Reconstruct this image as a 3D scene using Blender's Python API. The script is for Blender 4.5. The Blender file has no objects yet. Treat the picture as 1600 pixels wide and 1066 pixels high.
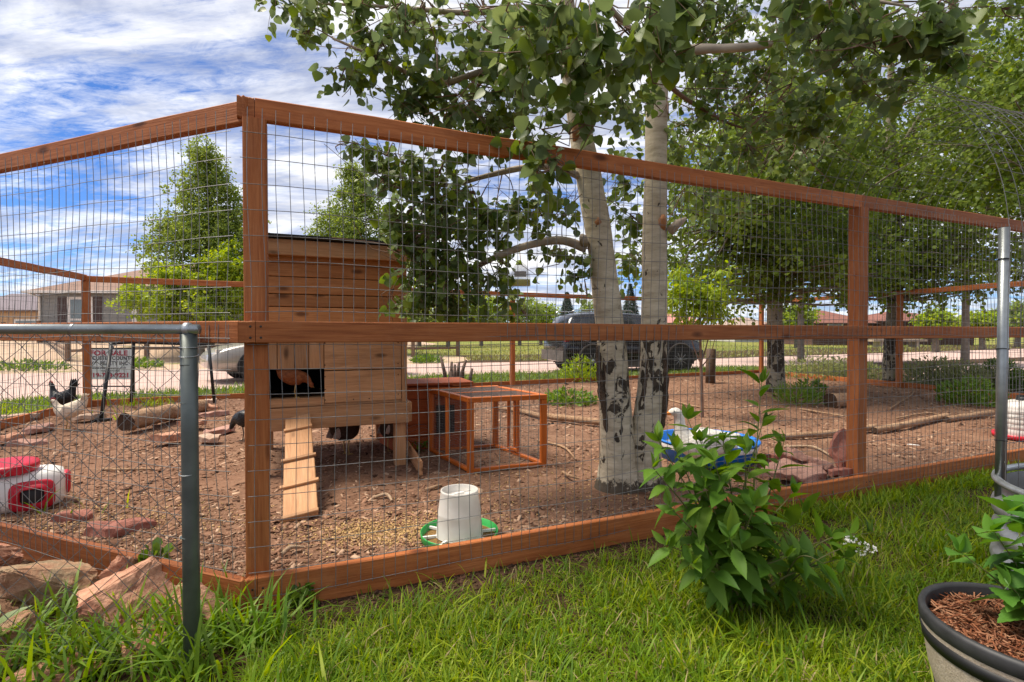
import bpy, bmesh, math, random
import numpy as np
from mathutils import Vector, Matrix, noise as mnoise

# ------------------------------------------------------------------ camera, world, sun, exposure
scene = bpy.context.scene
COL = scene.collection
R = math.radians
EYE = 1.14                        # camera height in metres
PITCH = math.atan(13/800)
cam_d = bpy.data.cameras.new('camera'); cam_d.lens = 18; cam_d.sensor_width = 36
cam_d.clip_start = 0.05; cam_d.clip_end = 3000
cam = bpy.data.objects.new('camera', cam_d); COL.objects.link(cam)
cam.location = (0, 0, EYE); cam.rotation_euler = (R(90)-PITCH, 0, 0)
scene.camera = cam

SUN_EL, SUN_AZ = R(62), R(-82)    # azimuth measured from +Y towards +X: high at the left
world = bpy.data.worlds.new('World'); scene.world = world; world.use_nodes = True
def build_world():
    nt = world.node_tree; n = nt.nodes; l = nt.links; n.clear()
    out = n.new('ShaderNodeOutputWorld'); bg = n.new('ShaderNodeBackground'); bg.inputs[1].default_value = 0.145
    l.new(bg.outputs[0], out.inputs[0])
    sky = n.new('ShaderNodeTexSky'); sky.sky_type = 'NISHITA'; sky.sun_disc = False
    sky.sun_elevation = SUN_EL; sky.sun_rotation = SUN_AZ; sky.altitude = 2400
    sky.air_density = 1.0; sky.dust_density = 0.3; sky.ozone_density = 2.5
    tc = n.new('ShaderNodeTexCoord'); sep = n.new('ShaderNodeSeparateXYZ'); l.new(tc.outputs['Generated'], sep.inputs[0])
    def math_(op, a, b=None, clamp=False):
        m = n.new('ShaderNodeMath'); m.operation = op; m.use_clamp = clamp
        for i, v in enumerate((a, b)):
            if v is None: continue
            if isinstance(v, (int, float)): m.inputs[i].default_value = v
            else: l.new(v, m.inputs[i])
        return m.outputs[0]
    den = math_('ADD', math_('MAXIMUM', sep.outputs[2], 0.0), 0.16)
    cmb = n.new('ShaderNodeCombineXYZ')
    l.new(math_('DIVIDE', sep.outputs[0], den), cmb.inputs[0]); l.new(math_('DIVIDE', sep.outputs[1], den), cmb.inputs[1])
    def layer(rot, sc, scale, det, dist, off, rough=0.6):
        mp = n.new('ShaderNodeMapping'); mp.inputs['Rotation'].default_value = (0, 0, R(rot)); mp.inputs['Scale'].default_value = (sc[0], sc[1], 1)
        mp.inputs['Location'].default_value = off
        l.new(cmb.outputs[0], mp.inputs[0])
        t = n.new('ShaderNodeTexNoise'); t.inputs['Scale'].default_value = scale; t.inputs['Detail'].default_value = det
        t.inputs['Roughness'].default_value = rough; t.inputs['Distortion'].default_value = dist
        l.new(mp.outputs[0], t.inputs[0]); return t.outputs[0]
    big = layer(18, (0.7, 1.1), 0.8, 5, 0.5, (3.1, 0.4, 0), 0.5)
    streak = layer(40, (0.45, 1.5), 2.2, 14, 0.7, (0.2, 1.7, 0), 0.70)
    fine = layer(52, (0.9, 1.9), 9.0, 10, 0.5, (5.0, 2.2, 0), 0.68)
    s = math_('ADD', math_('ADD', math_('MULTIPLY', big, 0.9), math_('MULTIPLY', streak, 0.95)), math_('MULTIPLY', fine, 0.42))
    s = math_('MULTIPLY', s, 0.473)
    ramp = n.new('ShaderNodeValToRGB'); l.new(s, ramp.inputs[0])
    e = ramp.color_ramp.elements; e[0].position = 0.445; e[0].color = (0, 0, 0, 1); e[1].position = 0.63; e[1].color = (1, 1, 1, 1)
    m1 = ramp.color_ramp.elements.new(0.53); m1.color = (0.7, 0.7, 0.7, 1)
    tone = n.new('ShaderNodeValToRGB'); l.new(layer(35, (0.6, 1.3), 3.0, 10, 0.7, (1.0, 4.0, 0)), tone.inputs[0])
    te = tone.color_ramp.elements; te[0].position = 0.40; te[0].color = (1.65, 1.75, 2.1, 1); te[1].position = 0.62; te[1].color = (3.75, 3.7, 3.6, 1)
    tint = n.new('ShaderNodeMix'); tint.data_type = 'RGBA'; tint.blend_type = 'MULTIPLY'; tint.inputs[0].default_value = 1.0
    l.new(sky.outputs[0], tint.inputs[6]); tint.inputs[7].default_value = (0.19, 0.29, 0.43, 1)
    mix = n.new('ShaderNodeMix'); mix.data_type = 'RGBA'
    l.new(ramp.outputs[0], mix.inputs[0]); l.new(tint.outputs[2], mix.inputs[6]); l.new(tone.outputs[0], mix.inputs[7])
    l.new(mix.outputs[2], bg.inputs[0])
build_world()
sun_d = bpy.data.lights.new('sun', 'SUN'); sun_d.energy = 2.7; sun_d.angle = R(26); sun_d.color = (1, 0.91, 0.77)
sun = bpy.data.objects.new('sun', sun_d); COL.objects.link(sun)
sdir = Vector((math.sin(SUN_AZ)*math.cos(SUN_EL), math.cos(SUN_AZ)*math.cos(SUN_EL), math.sin(SUN_EL)))
sun.rotation_euler = sdir.to_track_quat('Z', 'Y').to_euler(); sun.location = (0, 0, 30)
scene.view_settings.view_transform = 'Standard'; scene.view_settings.look = 'None'
scene.view_settings.gamma = 1; scene.view_settings.use_curve_mapping = False
scene.view_settings.exposure = 1.36
scene.render.engine = 'CYCLES'
cy = scene.cycles
cy.use_denoising = True; cy.denoiser = 'OPENIMAGEDENOISE'; cy.max_bounces = 7; cy.transparent_max_bounces = 8
cy.diffuse_bounces = 4; cy.glossy_bounces = 3; cy.transmission_bounces = 4
cy.caustics_reflective = False; cy.caustics_refractive = False

# ------------------------------------------------------------------ geometry helpers
def P(px, py, Y):
    """world point seen at photo pixel (px, py) that lies Y metres in front of the camera"""
    u, v = (px-800)/800, (533-py)/800
    y = math.cos(PITCH)+v*math.sin(PITCH); z = -math.sin(PITCH)+v*math.cos(PITCH)
    return Vector((u*Y/y, Y, EYE+z*Y/y))
def G(px, py, z0=0.06):
    """point of the level z0 seen at photo pixel"""
    d = P(px, py, 1)-Vector((0, 0, EYE)); k = (z0-EYE)/d.z
    return Vector((0, 0, EYE))+d*k

WM = {}                               # world matrices of objects (no depsgraph needed)
def link(o, parent=None, M=None):
    M = M or Matrix.Identity(4)
    COL.objects.link(o); WM[o.name] = M
    if parent is not None:
        o.parent = parent; o.matrix_basis = WM[parent.name].inverted() @ M
    else: o.matrix_basis = M
    return o
def tag(o, label=None, cat=None, group=None, kind=None):
    if label: o['label'] = label
    if cat: o['category'] = cat
    if group: o['group'] = group
    if kind: o['kind'] = kind
    return o
def thing(name, label, cat, loc=(0, 0, 0), rz=0, group=None):
    o = bpy.data.objects.new(name, None); o.empty_display_size = 0.1
    link(o, None, Matrix.Translation(Vector(loc)) @ Matrix.Rotation(rz, 4, 'Z'))
    return tag(o, label, cat, group)

def mesh_np(name, V, F, rnd=None, mi=None, smooth=False):
    """V (n,3); F (m,k) uniform polygons"""
    me = bpy.data.meshes.new(name); V = np.asarray(V, np.float32); F = np.asarray(F, np.int32)
    me.vertices.add(len(V)); me.vertices.foreach_set('co', V.ravel())
    k = F.shape[1]; me.loops.add(F.size); me.loops.foreach_set('vertex_index', F.ravel())
    me.polygons.add(len(F)); me.polygons.foreach_set('loop_start', np.arange(0, F.size, k, dtype=np.int32))
    if smooth: me.polygons.foreach_set('use_smooth', np.ones(len(F), bool))
    if mi is not None: me.polygons.foreach_set('material_index', np.asarray(mi, np.int32))
    if rnd is not None:
        a = me.attributes.new('rnd', 'FLOAT', 'POINT'); a.data.foreach_set('value', np.asarray(rnd, np.float32))
    me.update(calc_edges=True)
    return me
class MB:
    """collects shapes into one mesh"""
    def __init__(s): s.v = []; s.f = []; s.m = []; s.sm = []
    def add(s, V, F, mi=0, smooth=False):
        b = len(s.v); s.v.extend([tuple(p) for p in V])
        for f in F: s.f.append(tuple(b+i for i in f)); s.m.append(mi); s.sm.append(smooth)
    def box(s, c, d, mi=0, M=None):
        x, y, z = d[0]/2, d[1]/2, d[2]/2
        V = [Vector((c[0]+sx*x, c[1]+sy*y, c[2]+sz*z)) for sx in (-1, 1) for sy in (-1, 1) for sz in (-1, 1)]
        if M: V = [M @ p for p in V]
        s.add(V, [(0, 1, 3, 2), (4, 6, 7, 5), (0, 4, 5, 1), (2, 3, 7, 6), (0, 2, 6, 4), (1, 5, 7, 3)], mi)
    def tube(s, pts, rad, n=8, mi=0, cap=True, smooth=True, flat=1.0):
        pts = [Vector(p) for p in pts]; k = len(pts)
        if isinstance(rad, (int, float)): rad = [rad]*k
        V = []; up = None
        for i, p in enumerate(pts):
            t = (pts[min(i+1, k-1)]-pts[max(i-1, 0)]).normalized()
            if up is None:
                up = Vector((0, 0, 1)) if abs(t.z) < .9 else Vector((1, 0, 0))
            a = t.cross(up)
            if a.length < 1e-6: a = t.orthogonal()
            a.normalize(); b = a.cross(t).normalized(); up = b
            for j in range(n):
                q = 2*math.pi*j/n; V.append(p+(a*math.cos(q)+b*math.sin(q)*flat)*rad[i])
        F = [(i*n+j, i*n+(j+1) % n, (i+1)*n+(j+1) % n, (i+1)*n+j) for i in range(k-1) for j in range(n)]
        if cap: F += [tuple(range(n))[::-1], tuple((k-1)*n+j for j in range(n))]
        s.add(V, F, mi, smooth)
    def lathe(s, prof, n=32, mi=0, M=None, smooth=True, closed=False):
        V = []
        for r, z in prof:
            for j in range(n):
                a = 2*math.pi*j/n; V.append(Vector((r*math.cos(a), r*math.sin(a), z)))
        if M: V = [M @ p for p in V]
        F = [(i*n+j, i*n+(j+1) % n, (i+1)*n+(j+1) % n, (i+1)*n+j) for i in range(len(prof)-1) for j in range(n)]
        s.add(V, F, mi, smooth)
    def disc(s, r, z, n=32, mi=0, M=None):
        V = [Vector((r*math.cos(2*math.pi*j/n), r*math.sin(2*math.pi*j/n), z)) for j in range(n)]
        if M: V = [M @ p for p in V]
        s.add(V, [tuple(range(n))], mi)
    def mesh(s, name='mesh'):
        me = bpy.data.meshes.new(name); me.from_pydata(s.v, [], s.f)
        me.polygons.foreach_set('material_index', s.m); me.polygons.foreach_set('use_smooth', s.sm); me.update()
        return me
    def build(s, name, mats, parent=None, M=None, world=True):
        """vertices are in world coordinates unless M places them"""
        me = s.mesh(name)
        for m in (mats if isinstance(mats, (list, tuple)) else [mats]): me.materials.append(m)
        o = bpy.data.objects.new(name, me)
        return link(o, parent, M)
def frame(p0, p1, up=(0, 0, 1)):
    """matrix at the middle of p0-p1, local x along it"""
    p0, p1 = Vector(p0), Vector(p1); x = (p1-p0).normalized(); up = Vector(up)
    if abs(x.dot(up)) > .98: up = Vector((1, 0, 0)) if abs(x.x) < .9 else Vector((0, 1, 0))
    y = up.cross(x).normalized(); z = x.cross(y)
    M = Matrix((x, y, z)).transposed().to_4x4(); M.translation = (p0+p1)/2
    return M
def beam_mesh(L, w, h, ch=0.004, name='beam', seg=1, warp=0.0, rng=None):
    """sawn board, local x along its length, y = thickness, z = height, edges eased"""
    y, z = w/2, h/2; c = min(ch, y*.4, z*.4)
    sec = [(-y+c, -z), (y-c, -z), (y, -z+c), (y, z-c), (y-c, z), (-y+c, z), (-y, z-c), (-y, -z+c)]
    V = []
    for i in range(seg+1):
        x = -L/2+L*i/seg; dy = dz = 0
        if warp and rng: dy = rng.uniform(-1, 1)*warp*(0 < i < seg); dz = rng.uniform(-1, 1)*warp*(0 < i < seg)
        V += [(x, a+dy, b+dz) for a, b in sec]
    F = [tuple(range(8))[::-1], tuple(seg*8+j for j in range(8))]
    F += [(i*8+j, i*8+(j+1) % 8, (i+1)*8+(j+1) % 8, (i+1)*8+j) for i in range(seg) for j in range(8)]
    me = bpy.data.meshes.new(name); me.from_pydata(V, [], F); me.update(); return me
def beam(name, p0, p1, w, h, mat, parent=None, up=(0, 0, 1), ch=0.004, seg=1, warp=0.0, rng=None):
    p0, p1 = Vector(p0), Vector(p1)
    me = beam_mesh((p1-p0).length, w, h, ch, name, seg, warp, rng); me.materials.append(mat)
    return link(bpy.data.objects.new(name, me), parent, frame(p0, p1, up))
def spline(pts, n):
    """Catmull-Rom through points of any dimension -> n samples"""
    A = np.array([list(p) for p in pts], float); A = np.vstack([2*A[0]-A[1], A, 2*A[-1]-A[-2]]); k = len(A)-3
    out = []
    for t in np.linspace(0, k-1e-6, n):
        i = int(t); f = t-i; a, b, c, d = A[i:i+4]
        out.append(.5*((2*b)+(-a+c)*f+(2*a-5*b+4*c-d)*f*f+(-a+3*b-3*c+d)*f**3))
    return np.array(out)
def in_poly(x, y, poly):
    c = False; j = len(poly)-1
    for i in range(len(poly)):
        xi, yi = poly[i][:2]; xj, yj = poly[j][:2]
        if (yi > y) != (yj > y) and x < (xj-xi)*(y-yi)/(yj-yi)+xi: c = not c
        j = i
    return c
def in_poly_np(X, Y, poly):
    c = np.zeros(X.shape, bool); j = len(poly)-1
    for i in range(len(poly)):
        xi, yi = poly[i][:2]; xj, yj = poly[j][:2]
        t = ((yi > Y) != (yj > Y)) & (X < (xj-xi)*(Y-yi)/((yj-yi) or 1e-9)+xi); c ^= t; j = i
    return c
def rots(ax, nrm):
    """rotation matrices (n,3,3): local x -> ax, local z near nrm"""
    x = ax/np.linalg.norm(ax, axis=1, keepdims=True)
    z = nrm-(nrm*x).sum(1, keepdims=True)*x; z /= np.linalg.norm(z, axis=1, keepdims=True)+1e-9
    y = np.cross(z, x)
    return np.stack([x, y, z], axis=2)
def scatter(tpl, pos, rot, scl, rng):
    """copies of a template (V,F) -> big V, F, rnd"""
    TV, TF = np.asarray(tpl[0], np.float32), np.asarray(tpl[1], np.int32); n, k = len(pos), len(TV)
    scl = np.asarray(scl, np.float32)
    if scl.ndim == 1: scl = scl[:, None]
    loc = TV[None]*(scl[:, None, :] if scl.shape[1] in (1, 3) else scl[:, None, :])
    V = np.einsum('nij,nkj->nki', rot.astype(np.float32), loc)+np.asarray(pos, np.float32)[:, None, :]
    F = TF[None]+(np.arange(n)*k)[:, None, None]
    return V.reshape(-1, 3), F.reshape(-1, TF.shape[1]), np.repeat(rng.random(n), k)
def obj_np(name, V, F, mat, parent=None, rnd=None, smooth=False, kind=None, M=None):
    if parent is not None and M is None:
        pass
    me = mesh_np(name, V, F, rnd, smooth=smooth)
    for m in (mat if isinstance(mat, (list, tuple)) else [mat]): me.materials.append(m)
    o = link(bpy.data.objects.new(name, me), parent, M)
    if kind: o['kind'] = kind
    return o

# ------------------------------------------------------------------ materials
def nodes(name):
    m = bpy.data.materials.new(name); m.use_nodes = True; nt = m.node_tree
    b = nt.nodes.get('Principled BSDF'); return m, nt, nt.nodes, nt.links, b
def ramp(n, l, src, stops):
    r = n.new('ShaderNodeValToRGB'); l.new(src, r.inputs[0]); e = r.color_ramp.elements
    while len(e) < len(stops): e.new(0.5)
    for i, (p, c) in enumerate(stops): e[i].position = p; e[i].color = (*c, 1) if len(c) == 3 else c
    return r.outputs[0]
def coords(n, l, scale=(1, 1, 1), kind='Object', rand=False):
    tc = n.new('ShaderNodeTexCoord'); mp = n.new('ShaderNodeMapping'); mp.inputs['Scale'].default_value = scale
    l.new(tc.outputs[kind], mp.inputs[0])
    if rand:
        oi = n.new('ShaderNodeObjectInfo'); ml = n.new('ShaderNodeMath'); ml.operation = 'MULTIPLY'; ml.inputs[1].default_value = 37
        l.new(oi.outputs['Random'], ml.inputs[0])
        cb = n.new('ShaderNodeCombineXYZ')
        for i in range(3): l.new(ml.outputs[0], cb.inputs[i])
        l.new(cb.outputs[0], mp.inputs['Location'])
    return mp.outputs[0]
def noise(n, l, vec, scale, detail=4, rough=.55, dist=0):
    t = n.new('ShaderNodeTexNoise'); t.inputs['Scale'].default_value = scale; t.inputs['Detail'].default_value = detail
    t.inputs['Roughness'].default_value = rough; t.inputs['Distortion'].default_value = dist; l.new(vec, t.inputs[0]); return t.outputs[0]
def bump(n, l, b, h, s=.3, d=.01):
    k = n.new('ShaderNodeBump'); k.inputs['Strength'].default_value = s; k.inputs['Distance'].default_value = d
    l.new(h, k.inputs['Height']); l.new(k.outputs[0], b.inputs['Normal'])
def mixc(n, l, fac, a, b, mode='MIX'):
    m = n.new('ShaderNodeMix'); m.data_type = 'RGBA'; m.blend_type = mode
    for i, v in ((0, fac), (6, a), (7, b)):
        if isinstance(v, (int, float)): m.inputs[i].default_value = v
        elif isinstance(v, tuple): m.inputs[i].default_value = (*v, 1) if len(v) == 3 else v
        else: l.new(v, m.inputs[i])
    return m.outputs[2]
def plain(name, col, rough=.6, metal=0, var=.12, scale=6, bmp=0, kind='Object', spec=.4, coat=0):
    m, nt, n, l, b = nodes(name)
    v = coords(n, l, kind=kind); t = noise(n, l, v, scale, 5)
    lo = tuple(max(0, c*(1-var)) for c in col); hi = tuple(min(1, c*(1+var)) for c in col)
    l.new(ramp(n, l, t, [(.3, lo), (.7, hi)]), b.inputs['Base Color'])
    b.inputs['Roughness'].default_value = rough; b.inputs['Metallic'].default_value = metal; b.inputs['Specular IOR Level'].default_value = spec
    b.inputs['Coat Weight'].default_value = coat
    if bmp: bump(n, l, b, noise(n, l, v, scale*8, 4), bmp, .004)
    return m
def wood(name, dark, mid, light, grain=1.0, rough=.65, knots=True, wear=(.5, .5, .5), wearamt=0.0):
    """sawn timber, grain along local x"""
    m, nt, n, l, b = nodes(name)
    v = coords(n, l, (1, 1, 1), rand=True)
    st = n.new('ShaderNodeMapping'); st.inputs['Scale'].default_value = (1.2, 16*grain, 16*grain); l.new(v, st.inputs[0])
    g1 = noise(n, l, st.outputs[0], 2.0, 6, .6, 1.2)
    st2 = n.new('ShaderNodeMapping'); st2.inputs['Scale'].default_value = (2.5, 70*grain, 70*grain); l.new(v, st2.inputs[0])
    g2 = noise(n, l, st2.outputs[0], 2.0, 3, .6)
    big = noise(n, l, v, 1.7, 3)
    c = ramp(n, l, g1, [(.25, dark), (.5, mid), (.75, light)])
    c = mixc(n, l, .35, c, ramp(n, l, g2, [(.35, dark), (.65, light)]))
    c = mixc(n, l, ramp(n, l, big, [(.35, (0, 0, 0)), (.7, (.55, .55, .55))]), c, mid)
    st3 = n.new('ShaderNodeMapping'); st3.inputs['Scale'].default_value = (.9, 7, 7); l.new(v, st3.inputs[0]); g3 = noise(n, l, st3.outputs[0], 1.6, 7, .65, .8)
    c = mixc(n, l, ramp(n, l, g3, [(.52, (0, 0, 0)), (.75, (.5,)*3)]), c, tuple(x*.62 for x in dark))
    if wearamt:
        w = noise(n, l, v, 4.0, 8, .7); c = mixc(n, l, ramp(n, l, w, [(.52, (0, 0, 0)), (.75, (wearamt,)*3)]), c, wear)
    if knots:
        vo = n.new('ShaderNodeTexVoronoi'); kv = n.new('ShaderNodeMapping'); kv.inputs['Scale'].default_value = (2.6, 6.5, 6.5); l.new(v, kv.inputs[0]); l.new(kv.outputs[0], vo.inputs[0])
        vo.inputs['Scale'].default_value = 1.0
        c = mixc(n, l, ramp(n, l, vo.outputs['Distance'], [(.06, (.85, .85, .85)), (.16, (0, 0, 0))]), c, tuple(x*.4 for x in dark))
    oi = n.new('ShaderNodeObjectInfo'); hv = n.new('ShaderNodeHueSaturation'); l.new(c, hv.inputs['Color'])
    mr = n.new('ShaderNodeMapRange'); mr.inputs[3].default_value = .78; mr.inputs[4].default_value = 1.2; l.new(oi.outputs['Random'], mr.inputs[0]); l.new(mr.outputs[0], hv.inputs['Value'])
    l.new(hv.outputs[0], b.inputs['Base Color']); b.inputs['Roughness'].default_value = rough; b.inputs['Specular IOR Level'].default_value = .25
    bump(n, l, b, g2, .5, .004)
    return m
def leafmat(name, cols, trans=.35, rough=.5, back=None, spec=.35):
    """cols: ramp colours picked by the per-leaf random; thin leaf with translucency"""
    m, nt, n, l, b = nodes(name)
    at = n.new('ShaderNodeAttribute'); at.attribute_name = 'rnd'
    oi = n.new('ShaderNodeObjectInfo'); ad = n.new('ShaderNodeMath'); ad.operation = 'ADD'; l.new(at.outputs['Fac'], ad.inputs[0]); l.new(oi.outputs['Random'], ad.inputs[1])
    fr = n.new('ShaderNodeMath'); fr.operation = 'FRACT'; l.new(ad.outputs[0], fr.inputs[0])
    k = len(cols); c = ramp(n, l, fr.outputs[0], [(i/(k-1), cc) for i, cc in enumerate(cols)])
    if back:
        ge = n.new('ShaderNodeNewGeometry'); c2 = mixc(n, l, .5, c, back)
        c = mixc(n, l, ge.outputs['Backfacing'], c, c2)
    l.new(c, b.inputs['Base Color']); b.inputs['Roughness'].default_value = rough; b.inputs['Specular IOR Level'].default_value = spec
    tr = n.new('ShaderNodeBsdfTranslucent'); hs = n.new('ShaderNodeHueSaturation'); hs.inputs['Hue'].default_value = .475; hs.inputs['Value'].default_value = 1.5; hs.inputs['Saturation'].default_value = 1.1
    l.new(c, hs.inputs['Color']); l.new(hs.outputs[0], tr.inputs[0])
    mx = n.new('ShaderNodeMixShader'); mx.inputs[0].default_value = trans
    l.new(b.outputs[0], mx.inputs[1]); l.new(tr.outputs[0], mx.inputs[2]); l.new(mx.outputs[0], n['Material Output'].inputs[0])
    return m
def rndmat(name, cols, rough=.85):
    m, nt, n, l, b = nodes(name)
    at = n.new('ShaderNodeAttribute'); at.attribute_name = 'rnd'; k = len(cols)
    l.new(ramp(n, l, at.outputs['Fac'], [(i/(k-1), cc) for i, cc in enumerate(cols)]), b.inputs['Base Color']); b.inputs['Roughness'].default_value = rough
    b.inputs['Specular IOR Level'].default_value = .15
    return m

FENCE = wood('stained_fence_wood', (.18, .045, .012), (.385, .118, .033), (.53, .20, .068), knots=True, wear=(.50, .22, .10), wearamt=.4)
COOPW = wood('weathered_pine', (.24, .108, .045), (.45, .225, .10), (.56, .32, .165), grain=.7, wear=(.34, .235, .15), wearamt=.6)
COOPD = wood('stained_upper_pine', (.27, .09, .028), (.47, .19, .064), (.56, .255, .10), grain=.7)
HUTCHW = wood('orange_stained_pine', (.40, .085, .012), (.56, .14, .02), (.64, .19, .035), knots=False, rough=.45)
HUTCHD = wood('red_stained_plank', (.24, .045, .011), (.35, .078, .018), (.42, .105, .027), knots=False)
WIRE = plain('galvanised_wire', (.20, .195, .185), .5, .35, .2, 30)
DWIRE = plain('dark_wire', (.10, .10, .10), .5, .5, .2, 30)
GALV = plain('galvanised_steel', (.40, .42, .43), .42, .75, .25, 14, .05)
POSTG = plain('grey_green_pipe', (.115, .13, .12), .45, .5, .25, 10, .05)
TUBEG = plain('galvanised_pipe', (.30, .32, .32), .38, .8, .2, 14, .04)
BLACKM = plain('black_metal', (.015, .015, .016), .5, .2)
# ------------------------------------------------------------------ setting
rng = np.random.default_rng(7); pr = random.Random(11)
A = Vector((-1.09, 2.08, 0)); UF = Vector((.9205, .3908, 0)); UL = Vector((-.9336, .3584, 0))
NF = Vector((.3908, -.9205, 0))                    # outward normal of the front fence
Bc = A+UL*4.4; Cc = Vector((-6.28, 7.5, 0)); Dc = Vector((6.68, 13.7, 0)); Ec = Vector((7.84, 10.2, 0)); Fc = A+UF*10.8
PEN = [A, Bc, Cc, Dc, Ec, Fc]
def bank_z(x, y):
    return float(np.interp(y-19.6-max(0, (x+17)*.22), [-.6, 0, .8, 1.7, 2.6, 3.4, 5, 30], [0, .02, .16, .38, .58, .66, .69, .7])*np.interp(x, [-17, -14, -12, -10, -8], [1, 1, .85, .5, 0]))
def fbm(x, y, s, o=4):
    return mnoise.fractal(Vector((x*s, y*s, 3.3)), 1.0, 2.0, o)
def pen_z(x, y):
    return .052+.022*fbm(x, y, .9, 3)+.012*fbm(x+9, y, 3.5, 3)
def soil_mat(name, cols, scale, bs=.6, extra=None):
    m, nt, n, l, b = nodes(name)
    v = coords(n, l, kind='Object'); t = noise(n, l, v, scale, 10, .65); t2 = noise(n, l, v, scale*9, 6, .7)
    c = ramp(n, l, t, [(.3+.4*i/(len(cols)-1), cc) for i, cc in enumerate(cols)])
    c = mixc(n, l, .5, c, ramp(n, l, t2, [(.3, cols[0]), (.7, cols[-1])]))
    if extra:
        t3 = noise(n, l, v, extra[1], 4); c = mixc(n, l, ramp(n, l, t3, [(extra[2], (0, 0, 0)), (extra[2]+.12, (.85,)*3)]), c, extra[0])
    l.new(c, b.inputs['Base Color']); b.inputs['Roughness'].default_value = .95; b.inputs['Specular IOR Level'].default_value = .1
    bump(n, l, b, t2, bs, .02); return m
SOIL = soil_mat('lawn_soil', [(.035, .020, .012), (.07, .038, .022), (.095, .058, .034)], 3.0, .6, ((.06, .065, .018), 1.2, .55))
FIELD = soil_mat('dry_lawn', [(.16, .17, .035), (.22, .22, .05), (.27, .24, .07)], .35, .5, ((.12, .17, .03), .12, .5))
MULCH = soil_mat('mulch', [(.092, .046, .028), (.205, .108, .067), (.325, .19, .122)], 2.2, 1.0, ((.27, .165, .105), .55, .56))
ROADM = soil_mat('pink_gravel', [(.42, .29, .245), (.50, .36, .31), (.55, .41, .36)], 1.2, .25)
DIRTM = soil_mat('pale_dirt', [(.36, .24, .17), (.48, .35, .25), (.55, .42, .31)], .8, .4, ((.15, .17, .04), .5, .55))
def sheet(name, pts, z, mat):
    b = MB(); b.add([(p[0], p[1], z) for p in pts], [tuple(range(len(pts)))])
    o = b.build(name, mat); o['kind'] = 'structure'; return o
# the ground: fine near the camera, one sheet to the horizon
b = MB()
xs = [-1500, -300, -60, -20, -8, -4, -2, 0, 2, 4, 6, 8, 12, 20, 60, 300, 1500]; ys = [-300, -40, -8, 0, 1, 2, 3, 4, 6, 9, 14, 20, 40, 120, 400, 1600]
V = [(x, y, 0) for y in ys for x in xs]; nx = len(xs)
b.add(V, [(j*nx+i, j*nx+i+1, (j+1)*nx+i+1, (j+1)*nx+i) for j in range(len(ys)-1) for i in range(nx-1)])
b.build('ground', SOIL)['kind'] = 'structure'
near_edge = [(-40, -14), (-14, 4.6), (-8.2, 8.4), (-1.75, 13.6), (2.5, 15.0), (8.8, 17.4), (19, 21.5), (40, 31), (120, 68)]
far_edge = [(-60, -12), (-22, 8.5), (-13.8, 14), (-8, 16.6), (-2.3, 18.9), (5, 21), (12, 24), (30, 33), (118, 78)]
sheet('lawn', [(-300, 24)]+[(x-3, y+6) for x, y in far_edge[1:]]+[(700, 120), (1200, 1500), (-1200, 1500)], .004, FIELD)
sheet('dirt_verge', far_edge[:5]+[(-1.6, 21.5), (-2.6, 25), (-9, 26), (-40, 26), (-80, 10)], .008, DIRTM)
sheet('road', near_edge+far_edge[::-1], .012, ROADM)
sheet('driveway', [(9.5, 12.2), (14.5, 17.5), (19.5, 20.0), (26, 22.5), (60, 34), (60, 20), (20, 9.5), (12, 9.8)], .008, ROADM)
# raised house lot across the road at the left: a low dirt bank
b = MB(); prof = [(-.6, -.05), (0, .02), (.8, .16), (1.7, .38), (2.6, .58), (3.4, .66), (5, .69), (30, .7)]; cols = [(-75, 1), (-40, 1), (-22, 1), (-17, 1), (-14, 1), (-12, .85), (-10, .5), (-8, .12), (-7, -.1)]
V = [(x, 19.6+max(0, (x+17)*.22)+dy+.25*fbm(x, dy, .5, 2), z*k+.03*fbm(x*2, dy*2, .8, 2)) for x, k in cols for dy, z in prof]; m_ = len(prof)
b.add(V, [(i*m_+j, (i+1)*m_+j, (i+1)*m_+j+1, i*m_+j+1) for i in range(len(cols)-1) for j in range(m_-1)], 0, True); b.build('dirt_bank', DIRTM)['kind'] = 'structure'
# the pen floor, an uneven bed of bark
x0, x1, y0, y1, st = -6.8, 9.6, 1.8, 14.2, .1
gx = np.arange(x0, x1, st); gy = np.arange(y0, y1, st); GX, GY = np.meshgrid(gx, gy)
inside = in_poly_np(GX, GY, PEN)
Z = np.array([[pen_z(x, y) for x in gx] for y in gy]); Z[~inside] = -.06
V = np.stack([GX, GY, Z], -1).reshape(-1, 3); w = len(gx)
idx = (np.arange(len(gy)-1)[:, None]*w+np.arange(w-1)[None]).ravel()
F = np.stack([idx, idx+1, idx+w+1, idx+w], 1); keep = inside.ravel()[F].any(1)
o = obj_np('bark_floor', V, F[keep], MULCH, smooth=True); o['kind'] = 'structure'
tag(o, 'brown bark mulch floor of the chicken pen')
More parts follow.
